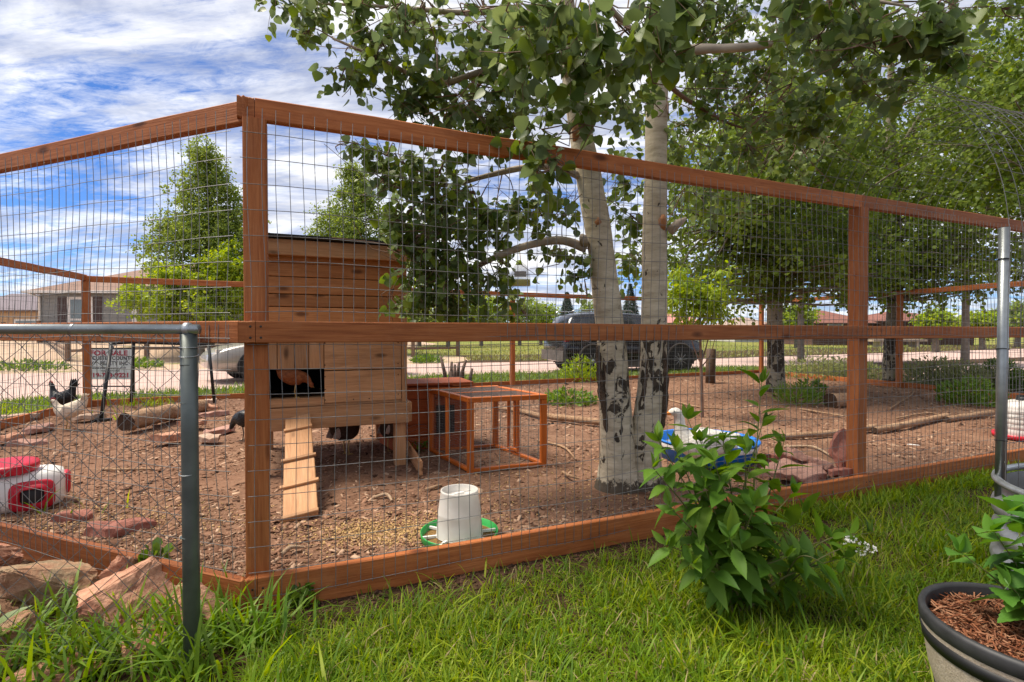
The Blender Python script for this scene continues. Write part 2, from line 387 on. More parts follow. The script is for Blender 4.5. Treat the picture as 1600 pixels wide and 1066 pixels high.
# bark chips lying on it
def chips():
    n = 74000; r = rng.random((n, 3))
    # denser towards the camera
    Y = 2.15+(13.4-2.15)*r[:, 0]**1.9; X = (r[:, 1]*2-1)*(Y*1.06+.2); X = np.clip(X, -6.4, 9)
    k = in_poly_np(X, Y, PEN); X, Y = X[k], Y[k]; n = len(X)
    patch = np.array([mnoise.fractal(Vector((x*.9, y*.9, 7)), 1, 2, 3) for x, y in zip(X, Y)])
    k = rng.random(n) < np.clip(.85+1.2*patch, .15, 1)*np.where(((X-.45)/1.0)**2+((Y-3.75)/.62)**2 < 1+.5*patch, .33, 1); X, Y = X[k], Y[k]; n = len(X)
    z = np.array([pen_z(x, y) for x, y in zip(X, Y)])+.004
    a = rng.random(n)*6.283; ax = np.stack([np.cos(a), np.sin(a), rng.normal(0, .22, n)], 1)
    nr = np.stack([rng.normal(0, .38, n), rng.normal(0, .38, n), np.ones(n)], 1)
    TV = [(-.5, -.5, 0), (.5, -.32, .0), (.42, .5, .05), (-.38, .42, .02), (-.5, -.5, -.5), (.5, -.32, -.5), (.42, .5, -.5), (-.38, .42, -.5)]
    TF = [(0, 1, 2, 3), (0, 4, 5, 1), (1, 5, 6, 2), (2, 6, 7, 3), (3, 7, 4, 0)]
    L = rng.gamma(3.0, .0076, n)*(1+Y*.05); S = np.stack([L, L*rng.uniform(.22, .5, n), L*.16], 1)
    V, F, rd = scatter((TV, TF), np.stack([X, Y, z], 1), rots(ax, nr), S, rng)
    m = rndmat('bark_chip', [(.048, .023, .014), (.17, .084, .049), (.31, .17, .106), (.215, .107, .064), (.48, .32, .215), (.10, .048, .029)])
    o = obj_np('bark_chips', V, F, m, rnd=rd); tag(o, 'loose brown bark chips scattered over the pen floor', 'bark chips', kind='stuff')
    # soil strip outside the baseboards: sparser crumbs and chips
    k = 2400; sa = rng.random(k)*6.6; da = .05+np.abs(rng.normal(0, .10, k)); X = -1.09+UF.x*sa+NF.x*da; Y = 2.08+UF.y*sa+NF.y*da
    k2 = 2000; sb = rng.random(k2)*2.6; db = .05+np.abs(rng.normal(0, .3, k2)); X = np.concatenate([X, -1.09+UL.x*sb-.3584*db]); Y = np.concatenate([Y, 2.08+UL.y*sb-.9336*db]); k = len(X)
    a = rng.random(k)*6.283; ax = np.stack([np.cos(a), np.sin(a), rng.normal(0, .2, k)], 1); nr = np.stack([rng.normal(0, .4, k), rng.normal(0, .4, k), np.ones(k)], 1); L = rng.gamma(3, .006, k)
    V, F, rd = scatter((TV, TF), np.stack([X, Y, np.full(k, .004)], 1), rots(ax, nr), np.stack([L, L*rng.uniform(.3, .7, k), L*.3], 1), rng)
    o = obj_np('soil_crumbs', V, F, rndmat('soil_crumb', [(.04, .022, .014), (.09, .048, .03), (.16, .085, .052), (.07, .036, .022)]), rnd=rd); tag(o, 'bark crumbs on the bare soil along the front baseboards', 'bark chips', kind='stuff')
    # spilled grain
    pts = []
    for cx, cy, sx, sy, k in ((-.72, 2.75, .22, .10, 1800), (-.45, 2.85, .2, .15, 700), (.25, 3.3, .4, .25, 500), (-2.35, 2.95, .5, .18, 900), (.35, 4.1, .5, .3, 300)):
        pts.append(np.stack([rng.normal(cx, sx, k), rng.normal(cy, sy, k)], 1))
    p = np.vstack(pts); p = p[in_poly_np(p[:, 0], p[:, 1], PEN)]; n = len(p)
    z = np.array([pen_z(x, y) for x, y in p])+.006
    a = rng.random(n)*6.283; ax = np.stack([np.cos(a), np.sin(a), rng.normal(0, .3, n)], 1); nr = np.stack([rng.normal(0, .4, n), rng.normal(0, .4, n), np.ones(n)], 1)
    V, F, rd = scatter((TV, TF[:3]), np.column_stack([p, z]), rots(ax, nr), np.stack([np.full(n, .011), np.full(n, .007), np.full(n, .006)], 1), rng)
    o = obj_np('spilled_grain', V, F, rndmat('grain', [(.42, .27, .11), (.52, .34, .15), (.34, .20, .09)]), rnd=rd); tag(o, 'tan feed grain spilled on the bark around the feeder', 'grain', kind='stuff')
chips()

# ------------------------------------------------------------------ fences of the pen
def wire_panel(name, p0, p1, z0, z1, parent, nrm, seed, dx=.0508, dz=.1016, r=.0015, mat=WIRE, wob=.010, seg=.10):
    q = random.Random(seed); b = MB(); p0, p1 = Vector(p0), Vector(p1); L = (p1-p0).length; u = (p1-p0)/L
    def off(s, z):
        return nrm*(wob*1.6*mnoise.noise(Vector((s*1.1, z*1.4, seed*3.7))))+u*(wob*.9*mnoise.noise(Vector((s*2.3, z*1.9, seed+40.))))+Vector((0, 0, wob*1.1*mnoise.noise(Vector((s*1.6, z*.6, seed+90.)))))
    nz = max(2, int((z1-z0)/seg)); ns = max(2, int(L/.16))
    s = dx/2
    while s < L:
        jit = q.uniform(-.003, .003)
        b.tube([p0+u*(s+jit)+Vector((0, 0, z0+(z1-z0)*i/nz))+off(s, z0+(z1-z0)*i/nz) for i in range(nz+1)], r, 3, 0, False, True); s += dx
    z = z0+.01
    while z < z1+.001:
        b.tube([p0+u*(L*i/ns)+Vector((0, 0, z))+off(L*i/ns, z)+nrm*.002 for i in range(ns+1)], r*1.05, 3, 0, False, True); z += dz
    return b.build(name, mat, parent)
_b = MB(); _b.lathe([(.0001, .0006), (.004, .0012), (.0048, .0002), (.0046, -.003)], 8); SCREW = _b.mesh('screw'); SCREW.materials.append(plain('screw_head', (.05, .045, .04), .5, .6))
def pen_section(p0, p1, nrm, ss, label, ztop, seed, mesh_r=.00165, meshdx=.0508, boards=(0.,), top_ext=(0, 0), first=True, wob=.018):
    """posts at distances ss along p0-p1; top rail on the posts, mid rail and baseboard on their outer face"""
    q = random.Random(seed); u = (p1-p0).normalized(); L = (p1-p0).length
    t = thing('pen_fence', label, 'fence', p0)
    for s in ss:
        c = p0+u*s-nrm*.045; beam('post', c+Vector((0, 0, -.1)), c+Vector((0, 0, ztop-.089)), .089, .089, FENCE, t, up=u)
    cuts = [-top_ext[0]]+[s for s in ss if 0 < s < L-.2]+[L+top_ext[1]]
    for i in range(len(cuts)-1):
        a, c = cuts[i]+(.001 if i else 0), cuts[i+1]-.001
        beam('top_rail', p0+u*a-nrm*.040+Vector((0, 0, ztop-.0435)), p0+u*c-nrm*.040+Vector((0, 0, ztop-.0435)), .04, .089, FENCE, t, seg=8, warp=.0035, rng=q)
        beam('mid_rail', p0+u*(a if i else -.016)+nrm*.021+Vector((0, 0, 1.143)), p0+u*min(c, L)+nrm*.021+Vector((0, 0, 1.143)), .038, .089, FENCE, t, seg=6, warp=.0015, rng=q)
        beam('baseboard', p0+u*(a if i else -.016)+nrm*.021+Vector((0, 0, .062)), p0+u*min(c, L)+nrm*.021+Vector((0, 0, .062)), .038, .165, FENCE, t, seg=8, warp=.0035, rng=q)
    if SCREW is not None:
        for s in ss:
            for z in (1.12, 1.165, .03, .10):
                for dd in (-.018, .02):
                    M = Matrix((u, Vector((0, 0, 1)), nrm)).transposed().to_4x4(); M.translation = p0+u*(s+dd)+nrm*.0405+Vector((0, 0, z)); link(bpy.data.objects.new('screw', SCREW), t, M)
    wn = nrm*.044
    wire_panel('wire_mesh', p0+wn, p1+wn, 1.11, ztop-.072, t, nrm, seed, r=mesh_r, dx=meshdx, wob=wob)
    wire_panel('wire_mesh', p0+wn+u*.013, p1+wn+u*.013, .06, 1.17, t, nrm, seed+5, r=mesh_r, dx=meshdx, wob=wob)
    return t
def outn(a, c):
    u = (c-a).normalized(); return Vector((-u.y, u.x, 0))
pen_section(A, Fc, NF, (.045, 3.865, 7.7, 10.7), 'long stained wood and wire pen fence crossing in front of the aspen', 2.105, 3, top_ext=(.02, 0))
pen_section(A+UL*.002, Bc, Vector((-.3584, -.9336, 0)), (4.3,), 'stained wood and wire pen fence running left behind the chain link', 2.09, 13, wob=.022)
pen_section(Bc, Cc, (Vector((-(Cc-Bc).y, (Cc-Bc).x, 0))).normalized(), (1.9,), 'left side pen fence ending at the far left corner post', 1.985, 23, .0016)
pen_section(Cc, Dc, (Vector((-(Dc-Cc).y, (Dc-Cc).x, 0))).normalized(), (.05, 3.5, 6.95, 10.6, 14.3), 'far pen fence along the roadside behind the coop', 1.97, 33, .0017, .0508)
pen_section(Dc, Ec, (Vector((-(Ec-Dc).y, (Ec-Dc).x, 0))).normalized(), (3.6,), 'short pen fence at the far right before the sagebrush', 1.98, 43, .0017)
pen_section(Ec, Fc, (Vector((-(Fc-Ec).y, (Fc-Ec).x, 0))).normalized(), (2.2, 3.9), 'right side pen fence beyond the white waterer', 1.98, 53, .0017)

# ------------------------------------------------------------------ chain-link fence at the left
def chain_link():
    t = thing('chain_link_fence', 'grey pipe chain link fence in the left foreground', 'fence', (-1.073, 1.70, 0))
    top = P(295, 522, 1.70); base = Vector((top.x, 1.70, -.1))
    b = MB(); b.tube([base, (top.x, 1.70, .5), (top.x, 1.70, .8), (top.x, 1.70, top.z)], .0255, 20); b.build('end_post', POSTG, t)
    rl0 = P(312, 514.5, 1.70); u = Vector((-1, -.035, 0)).normalized(); zc = P(295, 514.5, 1.70).z
    b = MB(); c0 = Vector((rl0.x, 1.695, zc)); b.tube([c0, c0+u*1.3, c0+u*2.8], .0165, 18); b.build('top_rail', TUBEG, t)
    b = MB(); b.tube([c0+u*.395, c0+u*.41], .0175, 18); b.build('rail_sleeve', TUBEG, t)
    b = MB(); b.tube([c0+u*.028, c0+u*.044], .0215, 18); b.tube([(top.x, 1.70, top.z-.004), (top.x, 1.70, top.z+.014)], .012, 12); b.build('rail_end_loop', GALV, t)
    for py, tilt in ((543, 0), (556, .004), (738, .006)):
        c = P(295, py, 1.70); b = MB()
        b.tube([c+Vector((.0275*math.cos(a), .0275*math.sin(a), tilt*math.sin(a*1.0))) for a in np.linspace(0, 6.2832, 25)], .0016, 5); b.build('wire_tie', GALV, t)
    for py in (570, 629, 838): 
        c = P(295, py, 1.70); b = MB(); b.tube([c-Vector((0, 0, .0015)), c+Vector((0, 0, .0015))], .0262, 20); b.build('tension_band', POSTG, t)
    # woven diamonds
    b = MB(); W, H = .098, .094; L = 2.6; z1 = zc-.012
    q = random.Random(4); n = int(L/(W/2))
    for i in range(n):
        pts = []; s0 = .035+i*W/2; k = 0; z = z1
        while z > .0:
            side = ((k+i) % 2); x = s0+(W/2 if side else 0)*1.04
            sag = .012*mnoise.noise(Vector((x*2, z*2, 1.)))
            pts.append(c0+u*(x+sag)+Vector((0, .004*(1 if (k % 2) else -1)+.012*mnoise.noise(Vector((x*1.3, z*1.3, 6.))), z-c0.z)))
            z -= H/2; k += 1
        b.tube(pts, .0015, 4, 0, False, True)
    b.build('chain_link_mesh', WIRE, t)
chain_link()
# ------------------------------------------------------------------ chicken coop
def coop():
    Rf = Vector((-.866, 4.2, 0)); u = UF; n = Vector((-UF.y, UF.x, 0))    # n points away from the camera
    Wd, Dp = 1.13, 1.15
    t = thing('chicken_coop', 'raised wooden chicken coop with a dark pop hole beside the corner post', 'coop', Rf-u*(Wd/2)+n*(Dp/2))
    q = random.Random(5)
    def at(s, d, z): return Rf-u*s+n*d+Vector((0, 0, z))       # s to the left from the right front corner, d backwards
    # legs
    for s, d in ((.05, .05), (Wd-.05, .05), (.05, Dp-.05), (Wd-.05, Dp-.05)): beam('leg', at(s, d, -.05), at(s, d, .575), .089, .089, COOPW, t, up=u)
    # floor skirt boards
    beam('skirt_board', at(Wd, -.024, .49), at(-.01, -.024, .49), .038, .165, COOPW, t, seg=3, warp=.003, rng=q)
    beam('skirt_board', at(-.024, .0, .49), at(-.024, Dp, .49), .038, .16, COOPW, t)
    beam('skirt_board', at(Wd+.024, .0, .49), at(Wd+.024, Dp, .49), .038, .16, COOPW, t)
    beam('skirt_board', at(Wd, Dp+.024, .49), at(0, Dp+.024, .49), .038, .16, COOPW, t)
    b = MB(); M = frame(at(Wd, Dp/2, .585), at(0, Dp/2, .585)); b.box((0, 0, 0), (Wd-.01, Dp-.01, .02)); b.build('floor', COOPW, t, M)
    # near-black lining so that the house is closed
    DK = plain('near_black_ply', (.012, .010, .008), .9)
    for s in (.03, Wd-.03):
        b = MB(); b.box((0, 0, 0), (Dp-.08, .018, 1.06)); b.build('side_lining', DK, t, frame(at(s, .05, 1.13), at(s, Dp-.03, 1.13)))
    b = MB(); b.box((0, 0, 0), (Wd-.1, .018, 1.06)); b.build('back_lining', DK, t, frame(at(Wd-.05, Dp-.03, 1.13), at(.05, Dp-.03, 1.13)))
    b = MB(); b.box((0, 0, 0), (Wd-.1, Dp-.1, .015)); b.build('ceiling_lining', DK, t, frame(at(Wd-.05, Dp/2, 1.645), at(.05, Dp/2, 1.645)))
    # front: lower right planks, pop hole at the left, vertical boards above it
    s_h0, s_h1 = .635, 1.09                                    # pop hole between these distances
    def hb(s0, s1, z0, z1, mat=COOPW, d=.0, nm='plank'):
        beam(nm, at(s1-.001, d, (z0+z1)/2), at(s0+.001, d, (z0+z1)/2), .02, z1-z0-.005, mat, t, seg=4, warp=.0012, rng=q)
    hb(.045, s_h0, .592, .845); hb(.045, s_h0, .847, 1.10)
    hb(.0, Wd, 1.102, 1.20, COOPD)
    zz = [1.20, 1.335, 1.43, 1.56, 1.665]
    for i in range(4): hb(.0, Wd, zz[i], zz[i+1], COOPD)
    hb(s_h0+.002, Wd, .576, .635)
    ws = [s_h0+.001, .745, .845, .965, s_h1, Wd]
    for i in range(5):
        beam('plank', at((ws[i]+ws[i+1])/2, 0, .868), at((ws[i]+ws[i+1])/2, 0, 1.10), .02, ws[i+1]-ws[i]-.004, COOPW, t, up=u)
    beam('plank', at((s_h1+Wd)/2, 0, .637), at((s_h1+Wd)/2, 0, .866), .02, Wd-s_h1-.004, COOPW, t, up=u)
    beam('corner_trim', at(.021, -.014, .576), at(.021, -.014, 1.665), .02, .042, COOPW, t, up=u)
    beam('pop_hole_sill', at(s_h1, .04, .637), at(s_h0, .04, .637), .10, .012, COOPW, t)
    # side and back planks
    for i in range(7):
        z0 = .577+i*.155
        beam('plank', at(.008, .012, z0+.077), at(.008, Dp, z0+.077), .02, .151, COOPD, t)
        beam('plank', at(Wd-.008, .012, z0+.077), at(Wd-.008, Dp, z0+.077), .02, .151, COOPD, t)
        beam('plank', at(Wd-.02, Dp-.008, z0+.077), at(.02, Dp-.008, z0+.077), .02, .151, COOPD, t)
    # roof: front fascia, side fascia, dark felt
    beam('fascia', at(Wd+.02, -.10, 1.765), at(-.03, -.10, 1.765), .03, .115, COOPW, t, seg=3, warp=.002, rng=q)
    beam('fascia', at(-.03, -.08, 1.765), at(-.03, Dp+.06, 1.62), .03, .11, COOPW, t)
    beam('fascia', at(Wd+.004, -.08, 1.765), at(Wd+.004, Dp+.06, 1.62), .03, .11, COOPW, t)
    b = MB(); b.box((0, 0, 0), (Dp+.28, Wd+.06, .018)); o = b.build('roof', plain('black_roof_felt', (.02, .019, .018), .9, 0, .3, 20, .4), t, frame(at(Wd/2, -.14, 1.842), at(Wd/2, Dp+.1, 1.675)))
    b = MB(); b.box((0, 0, 0), (Wd-.02, .02, .13)); b.build('soffit_board', COOPD, t, frame(at(Wd, -.0, 1.73), at(0, -.0, 1.73)))
    # nail heads
    NAIL = plain('nail', (.03, .025, .02), .6, .5)
    b = MB(); b.lathe([(.0001, .0012), (.0045, .001), (.005, -.002)], 8); nm = b.mesh('nail'); nm.materials.append(NAIL)
    Mr = Matrix((u, Vector((0, 0, 1)), -n)).transposed().to_4x4()
    for s, z in ((.07, 1.06), (.07, .89), (.07, .80), (.07, .64), (.63, 1.06), (.63, .89), (.63, .80), (.63, .70), (.63, .62), (.3, .615), (.42, .615), (.7, 1.07), (.82, 1.07), (.92, 1.07), (1.05, 1.07)):
        M = Mr.copy(); M.translation = at(s, -.0105, z); link(bpy.data.objects.new('nail', nm), t, M)
    # ramp
    r0 = P(466, 640, 3.86); r0.z = .515; r1 = G(470, 810, .075)
    d = (r1-r0).normalized()
    t2 = thing('chicken_ramp', 'weathered plank ramp with cleats leaning on the coop front', 'ramp', r1)
    nrm = Vector((1, 0, 0)).cross(d); nrm = nrm if nrm.z > 0 else -nrm
    L = (r1-r0).length; joint = r0+d*(L*.52)
    up = nrm
    beam('plank', r0, joint-d*.002, .178, .02, COOPW, t2, up=nrm); beam('plank', joint+d*.002+nrm*.0, r1, .19, .02, COOPW, t2, up=nrm)
    side = Vector((UF.x, UF.y, 0))
    side = d.cross(nrm).normalized()
    for f, w in ((.18, .19), (.50, .215), (.74, .225), (.985, .2)):
        c = r0+d*(L*f)+nrm*.019; beam('cleat', c-side*w/2, c+side*w/2, .028, .017, COOPW, t2, up=nrm)
    # loose board beside the coop leg
    a = G(632, 700, .06); c = G(658, 742, .06); t3 = beam('loose_board', a+Vector((0, 0, .05)), c+Vector((0, 0, .05)), .025, .11, COOPW)
    tag(t3, 'short weathered board standing on edge beside the coop leg', 'board')
coop()

# ------------------------------------------------------------------ small wire run with a hutch behind it
def fine_mesh(name, o, ux, uy, L, H, parent, step=.022, r=.0007, mat=None):
    b = MB()
    k = int(L/step)
    for i in range(k+1): b.tube([o+ux*(L*i/k), o+ux*(L*i/k)+uy*H], r, 3, 0, False)
    k = int(H/step)
    for i in range(k+1): b.tube([o+uy*(H*i/k), o+uy*(H*i/k)+ux*L], r, 3, 0, False)
    return b.build(name, mat or WIRE, parent)
def hutch():
    N = G(735, 736, .06); ur = Vector((.94, .342, 0)); ul = Vector((-ur.y*1.0, ur.x, 0))   # along the front, and backwards
    ul = Vector((-.52, .854, 0)); W, D, H = .62, .80, .575
    t = thing('rabbit_run', 'orange stained wooden run with wire panels right of the coop', 'animal run', N)
    def at(a, c, z): return N+ur*a+ul*c+Vector((0, 0, z-.02))
    def post(a, c): beam('post', at(a, c, 0), at(a, c, H-.021), .048, .048, HUTCHW, t, up=ur)
    for a in (0, W):
        for c in (0, D): post(a, c)
    for z, nm in ((H, 'top_rail'), (.025, 'bottom_rail')):
        hh = .04 if nm == 'top_rail' else .026
        zz = z-(.0 if nm == 'top_rail' else 0)
        for c in (0, D):
            e = .023 if nm == 'top_rail' else -.021
            beam(nm, at(-e, c, zz), at(W+e, c, zz), .042, hh, HUTCHW, t)
        for a in (0, W): beam(nm, at(a, .0225, zz), at(a, D-.0225, zz), .042, hh, HUTCHW, t)
    beam('top_rail', at(.0225, D*.5, H), at(W-.0225, D*.5, H), .03, .035, HUTCHW, t)
    for a in (0, W): beam('door_stile', at(a, D*.55, .039), at(a, D*.55, H-.021), .03, .03, HUTCHW, t, up=ur)
    # door frame ajar on the right side
    for c in (.50, .72): beam('door_stile', at(W-.02, D*c*.9, .05), at(W-.02, D*c*.9, H-.06), .02, .028, HUTCHW, t, up=ur)
    for z in (.06, H-.07): beam('door_rail', at(W-.02, D*.45, z), at(W-.02, D*.648, z), .02, .028, HUTCHW, t)
    zu = Vector((0, 0, 1))
    fine_mesh('wire_panel', at(.02, -.0, .04), ur, zu, W-.04, H-.06, t); fine_mesh('wire_panel', at(.02, D, .04), ur, zu, W-.04, H-.06, t)
    fine_mesh('wire_panel', at(0, .02, .04), ul, zu, D-.04, H-.06, t); fine_mesh('wire_panel', at(W, .02, .04), ul, zu, D-.04, H-.06, t)
    fine_mesh('wire_panel', at(.02, .02, H+.012), ur, ul, W-.04, D-.04, t, step=.02, r=.0008)
    # hutch box joined on at the back left
    o = at(-.62, D+.05, 0); Hh = .60
    for i in range(5):
        z0 = .03+i*.115
        beam('side_board', at(-.30, D+.04, z0+.0575), at(W-.2, D+.04, z0+.0575), .018, .111, HUTCHD, t)
        beam('side_board', at(-.30, D+.5, z0+.0575), at(W-.2, D+.5, z0+.0575), .018, .111, HUTCHD, t)
        beam('side_board', at(-.31, D+.055, z0+.0575), at(-.31, D+.485, z0+.0575), .018, .111, HUTCHD, t)
    beam('lid', at(-.33, D+.26, Hh+.03), at(W-.17, D+.26, Hh+.03), .54, .022, HUTCHD, t)
    b = MB(); b.box((0, 0, 0), (.17, .004, .26)); b.build('hatch', BLACKM, t, frame(at(.06, D+.026, .30), at(.23, D+.026, .30)))
    for s in range(6):
        b = MB(); q = random.Random(s); c = at(-.10, D+.015, .08+s*.035)
        b.tube([c+ur*(-.14+.28*i/9)+Vector((0, 0, .02*math.sin(i*.7+s)-.01*q.random())) for i in range(10)], .0012, 3, 0, False); b.build('loose_wire', WIRE, t)
hutch()

# ------------------------------------------------------------------ birds
def bird(name, label, loc, rz, sc, rings, mats, beak, comb=None, wattle=False, legs=True, leg_z=.16, leg_x=(0.01,), tail=None, eye=None, wing=None, cat='chicken', webbed=False, group=None, head_r=None):
    """rings: (x, z, half width, half height) along the spine from tail to head, bird faces +x"""
    b = MB(); S = spline(rings, 34); n = 18; V = []
    for i, (x, z, ry, rzz) in enumerate(S):
        a = S[max(i-1, 0)]; c = S[min(i+1, len(S)-1)]; tx, tz = c[0]-a[0], c[1]-a[1]; k = math.hypot(tx, tz) or 1; tx /= k; tz /= k
        for j in range(n):
            q = 2*math.pi*j/n; h = math.sin(q)*max(rzz, .002); w_ = math.cos(q)*max(ry, .002)
            ru = 1+.05*mnoise.noise(Vector((x*40, w_*40, h*40)))
            V.append((x-tz*h*ru, w_*ru, z+tx*h*ru))
    F = [(i*n+j, i*n+(j+1) % n, (i+1)*n+(j+1) % n, (i+1)*n+j) for i in range(len(S)-1) for j in range(n)]
    F += [tuple(range(n))[::-1], tuple((len(S)-1)*n+j for j in range(n))]
    b.add(V, F, 0, True)
    hx, hz = beak[0], beak[1]
    b.tube([(hx, 0, hz), (hx+beak[2]*.5, 0, hz-beak[2]*.06), (hx+beak[2], 0, hz-beak[2]*.28)], [beak[3], beak[3]*.75, beak[3]*.2], 8, 1, flat=.7)
    if comb:
        cx, cz, cs = comb
        for k in range(5):
            f = k/4; b.tube([(cx-.02*cs+.045*cs*f, 0, cz-.004), (cx-.022*cs+.045*cs*f, 0, cz+(.016+.012*math.sin(f*3.14))*cs)], [.006*cs, .0025*cs], 6, 2, flat=.6)
        if wattle: b.tube([(hx+.003, 0, hz-.006), (hx, 0, hz-.022*cs), (hx-.002, 0, hz-.034*cs)], [.004, .008*cs, .003], 8, 2, flat=.6)
        b.tube([(cx-.012, -.012*cs, cz-.02), (cx-.012, .012*cs, cz-.02)], .009*cs, 8, 2)
    if eye:
        for s in (-1, 1): b.tube([(eye[0], s*(eye[2]-.003), eye[1]), (eye[0], s*(eye[2]+.002), eye[1])], [.0045, .003], 8, 3)
    if wing:
        wx, wz, wl, wh, wy = wing
        for s in (-1, 1):
            V = []; m = 12
            W = spline([(-wl, -wh*.25, .2), (-wl*.5, -wh*.05, .7), (0, .0, 1), (wl*.4, .1*wh, .8), (wl*.55, .1*wh, .3)], 14)
            for x, z, r_ in W:
                for j in range(m):
                    q = 2*math.pi*j/m; V.append((wx+x, s*(wy+.014*r_*math.cos(q)), wz+z+wh*r_*math.sin(q)*.5))
            F = [(i*m+j, i*m+(j+1) % m, (i+1)*m+(j+1) % m, (i+1)*m+j) for i in range(13) for j in range(m)]+[tuple(range(m))[::-1], tuple(13*m+j for j in range(m))]
            b.add(V, F, 4 if len(mats) > 4 else 0, True)
    if tail:
        for k, (a, L, w_) in enumerate(tail):
            bx, bz = rings[1][0], rings[1][1]; d = Vector((-math.cos(a), 0, math.sin(a)))
            for s in (-1, 0, 1):
                p = Vector((bx+.02, s*.012, bz)); e = p+d*L+Vector((0, s*.018, 0)); b.tube([p, p+(e-p)*.55+Vector((0, 0, .008)), e], [w_*.7, w_, w_*.35], 6, 0, flat=.35)
    if legs:
        for s in (-1, 1):
            x = leg_x[0]; y = s*.035
            b.tube([(x-.01, y, leg_z+.06), (x, y, leg_z)], [.035, .014], 10, 0)
            b.tube([(x, y, leg_z+.01), (x-.012, y, leg_z*.5), (x+.004, y, .008)], [.0075, .006, .006], 8, 1)
            for a in (-.55, 0, .55): b.tube([(x, y, .008), (x+.045*math.cos(a), y+.045*math.sin(a), .004)], [.005, .0025], 6, 1)
            b.tube([(x, y, .008), (x-.025, y, .004)], [.0045, .002], 6, 1)
            if webbed: b.add([(x, y, .007), (x+.05, y-.028, .004), (x+.055, y, .004), (x+.05, y+.028, .004)], [(0, 1, 2), (0, 2, 3)], 1)
    M = Matrix.Translation(Vector(loc)) @ Matrix.Rotation(rz, 4, 'Z') @ Matrix.Scale(sc, 4)
    o = b.build(name, mats, None, M); tag(o, label, cat, group); return o
def feathers(name, c1, c2, scale=26, rough=.75):
    m, nt, n, l, b = nodes(name); v = coords(n, l, (1, 1.6, 1.6)); t = noise(n, l, v, scale, 5, .6, .6)
    vo = n.new('ShaderNodeTexVoronoi'); vo.inputs['Scale'].default_value = scale*1.6; l.new(v, vo.inputs[0])
    c = ramp(n, l, t, [(.32, c1), (.68, c2)]); c = mixc(n, l, ramp(n, l, vo.outputs['Distance'], [(.25, (0, 0, 0)), (.75, (.5,)*3)]), c, c1)
    l.new(c, b.inputs['Base Color']); b.inputs['Roughness'].default_value = rough; b.inputs['Specular IOR Level'].default_value = .3
    bump(n, l, b, vo.outputs['Distance'], .5, .006); return m
YEL = plain('yellow_shank', (.42, .27, .09), .6); RED = plain('red_comb', (.42, .02, .02), .5); EYEM = plain('dark_eye', (.01, .008, .006), .2); ORB = plain('orange_bill', (.85, .26, .015), .45)
GREYL = plain('dark_shank', (.06, .055, .05), .6)
BLK = feathers('black_feather', (.006, .007, .008), (.022, .024, .028), rough=.4); WHT = feathers('buff_white_feather', (.62, .50, .36), (.80, .72, .60)); RDF = feathers('red_feather', (.13, .034, .009), (.29, .09, .025)); PEK = feathers('white_duck_feather', (.70, .67, .60), (.84, .82, .77))
BRN = feathers('dark_brown_feather', (.035, .017, .010), (.10, .05, .03)); PALE = feathers('pale_fluff', (.42, .30, .24), (.62, .48, .40))
HEN = [(-.215, .405, .010, .02), (-.175, .36, .032, .055), (-.12, .30, .065, .085), (-.04, .255, .092, .10), (.05, .245, .09, .095), (.10, .285, .066, .075), (.135, .345, .04, .05), (.15, .40, .028, .032), (.158, .435, .026, .029), (.178, .452, .023, .022), (.192, .45, .014, .014)]
TAILH = [(1.1, .13, .022), (.8, .14, .022), (.5, .12, .02)]
def hen_at(px, py, z0): p = G(px, py, z0); p.z = z0; return p
bird('black_hen', 'black hen with a red comb standing by the far left fence', hen_at(97, 651, .07), R(172), .92, HEN, [BLK, GREYL, RED, EYEM, BLK], (.19, .447, .03, .009), (.168, .468, 1.2), True, tail=[(1.35, .17, .026), (1.1, .17, .026), (.8, .14, .024)], eye=(.176, .455, .024), wing=(-.04, .275, .11, .11, .085))
WH = [(-.215, .42, .010, .02), (-.17, .36, .04, .06), (-.11, .30, .07, .09), (-.03, .255, .092, .10), (.05, .235, .088, .092), (.105, .262, .064, .070), (.14, .305, .042, .048), (.158, .345, .030, .033), (.17, .372, .026, .028), (.188, .382, .023, .022), (.202, .378, .014, .014)]
bird('white_hen', 'buff white hen with a raised tail in front of the black hen', hen_at(108, 671, .07), R(-172), .84, WH, [WHT, YEL, RED, EYEM, WHT], (.20, .376, .03, .009), (.182, .398, 1.1), True, tail=[(1.2, .12, .024), (.9, .13, .024), (.6, .10, .02)], eye=(.187, .386, .023), wing=(-.03, .27, .11, .11, .085))
PECK = [(-.20, .36, .010, .02), (-.165, .335, .035, .055), (-.11, .295, .07, .085), (-.03, .262, .094, .10), (.05, .255, .09, .094), (.10, .25, .066, .07), (.145, .222, .043, .046), (.172, .185, .03, .032), (.188, .155, .026, .028), (.20, .135, .02, .02), (.205, .125, .012, .012)]
cp = Vector((-.866, 4.2, 0))-UF*.845+Vector((-UF.y, UF.x, 0))*.022
bird('red_hen', 'russet red hen standing in the dark pop hole of the coop', (cp.x, cp.y, .644), R(22), .61, PECK, [RDF, YEL, RED, EYEM, RDF], (.205, .128, .026, .009), (.195, .165, .8), tail=[(.6, .09, .02), (.3, .08, .02)], eye=(.198, .15, .022), wing=(-.03, .285, .11, .11, .086), leg_z=.17)
bird('black_hen', 'black hen with red face pecking just left of the corner post', hen_at(384, 688, .07), R(168), .85, PECK, [BLK, GREYL, RED, EYEM, BLK], (.205, .128, .026, .009), (.195, .165, .9), True, tail=TAILH, eye=(.198, .15, .022), wing=(-.03, .285, .11, .11, .086))
bird('brown_hen', 'dark brown hen with pale rump in the shade under the coop', (-1.47, 4.52, .06), R(60), .85, HEN, [BRN, YEL, RED, EYEM, PALE], (.19, .447, .03, .009), (.168, .468, .8), tail=[(.9, .07, .03)], eye=(.176, .455, .024), wing=(-.14, .25, .07, .13, .05))
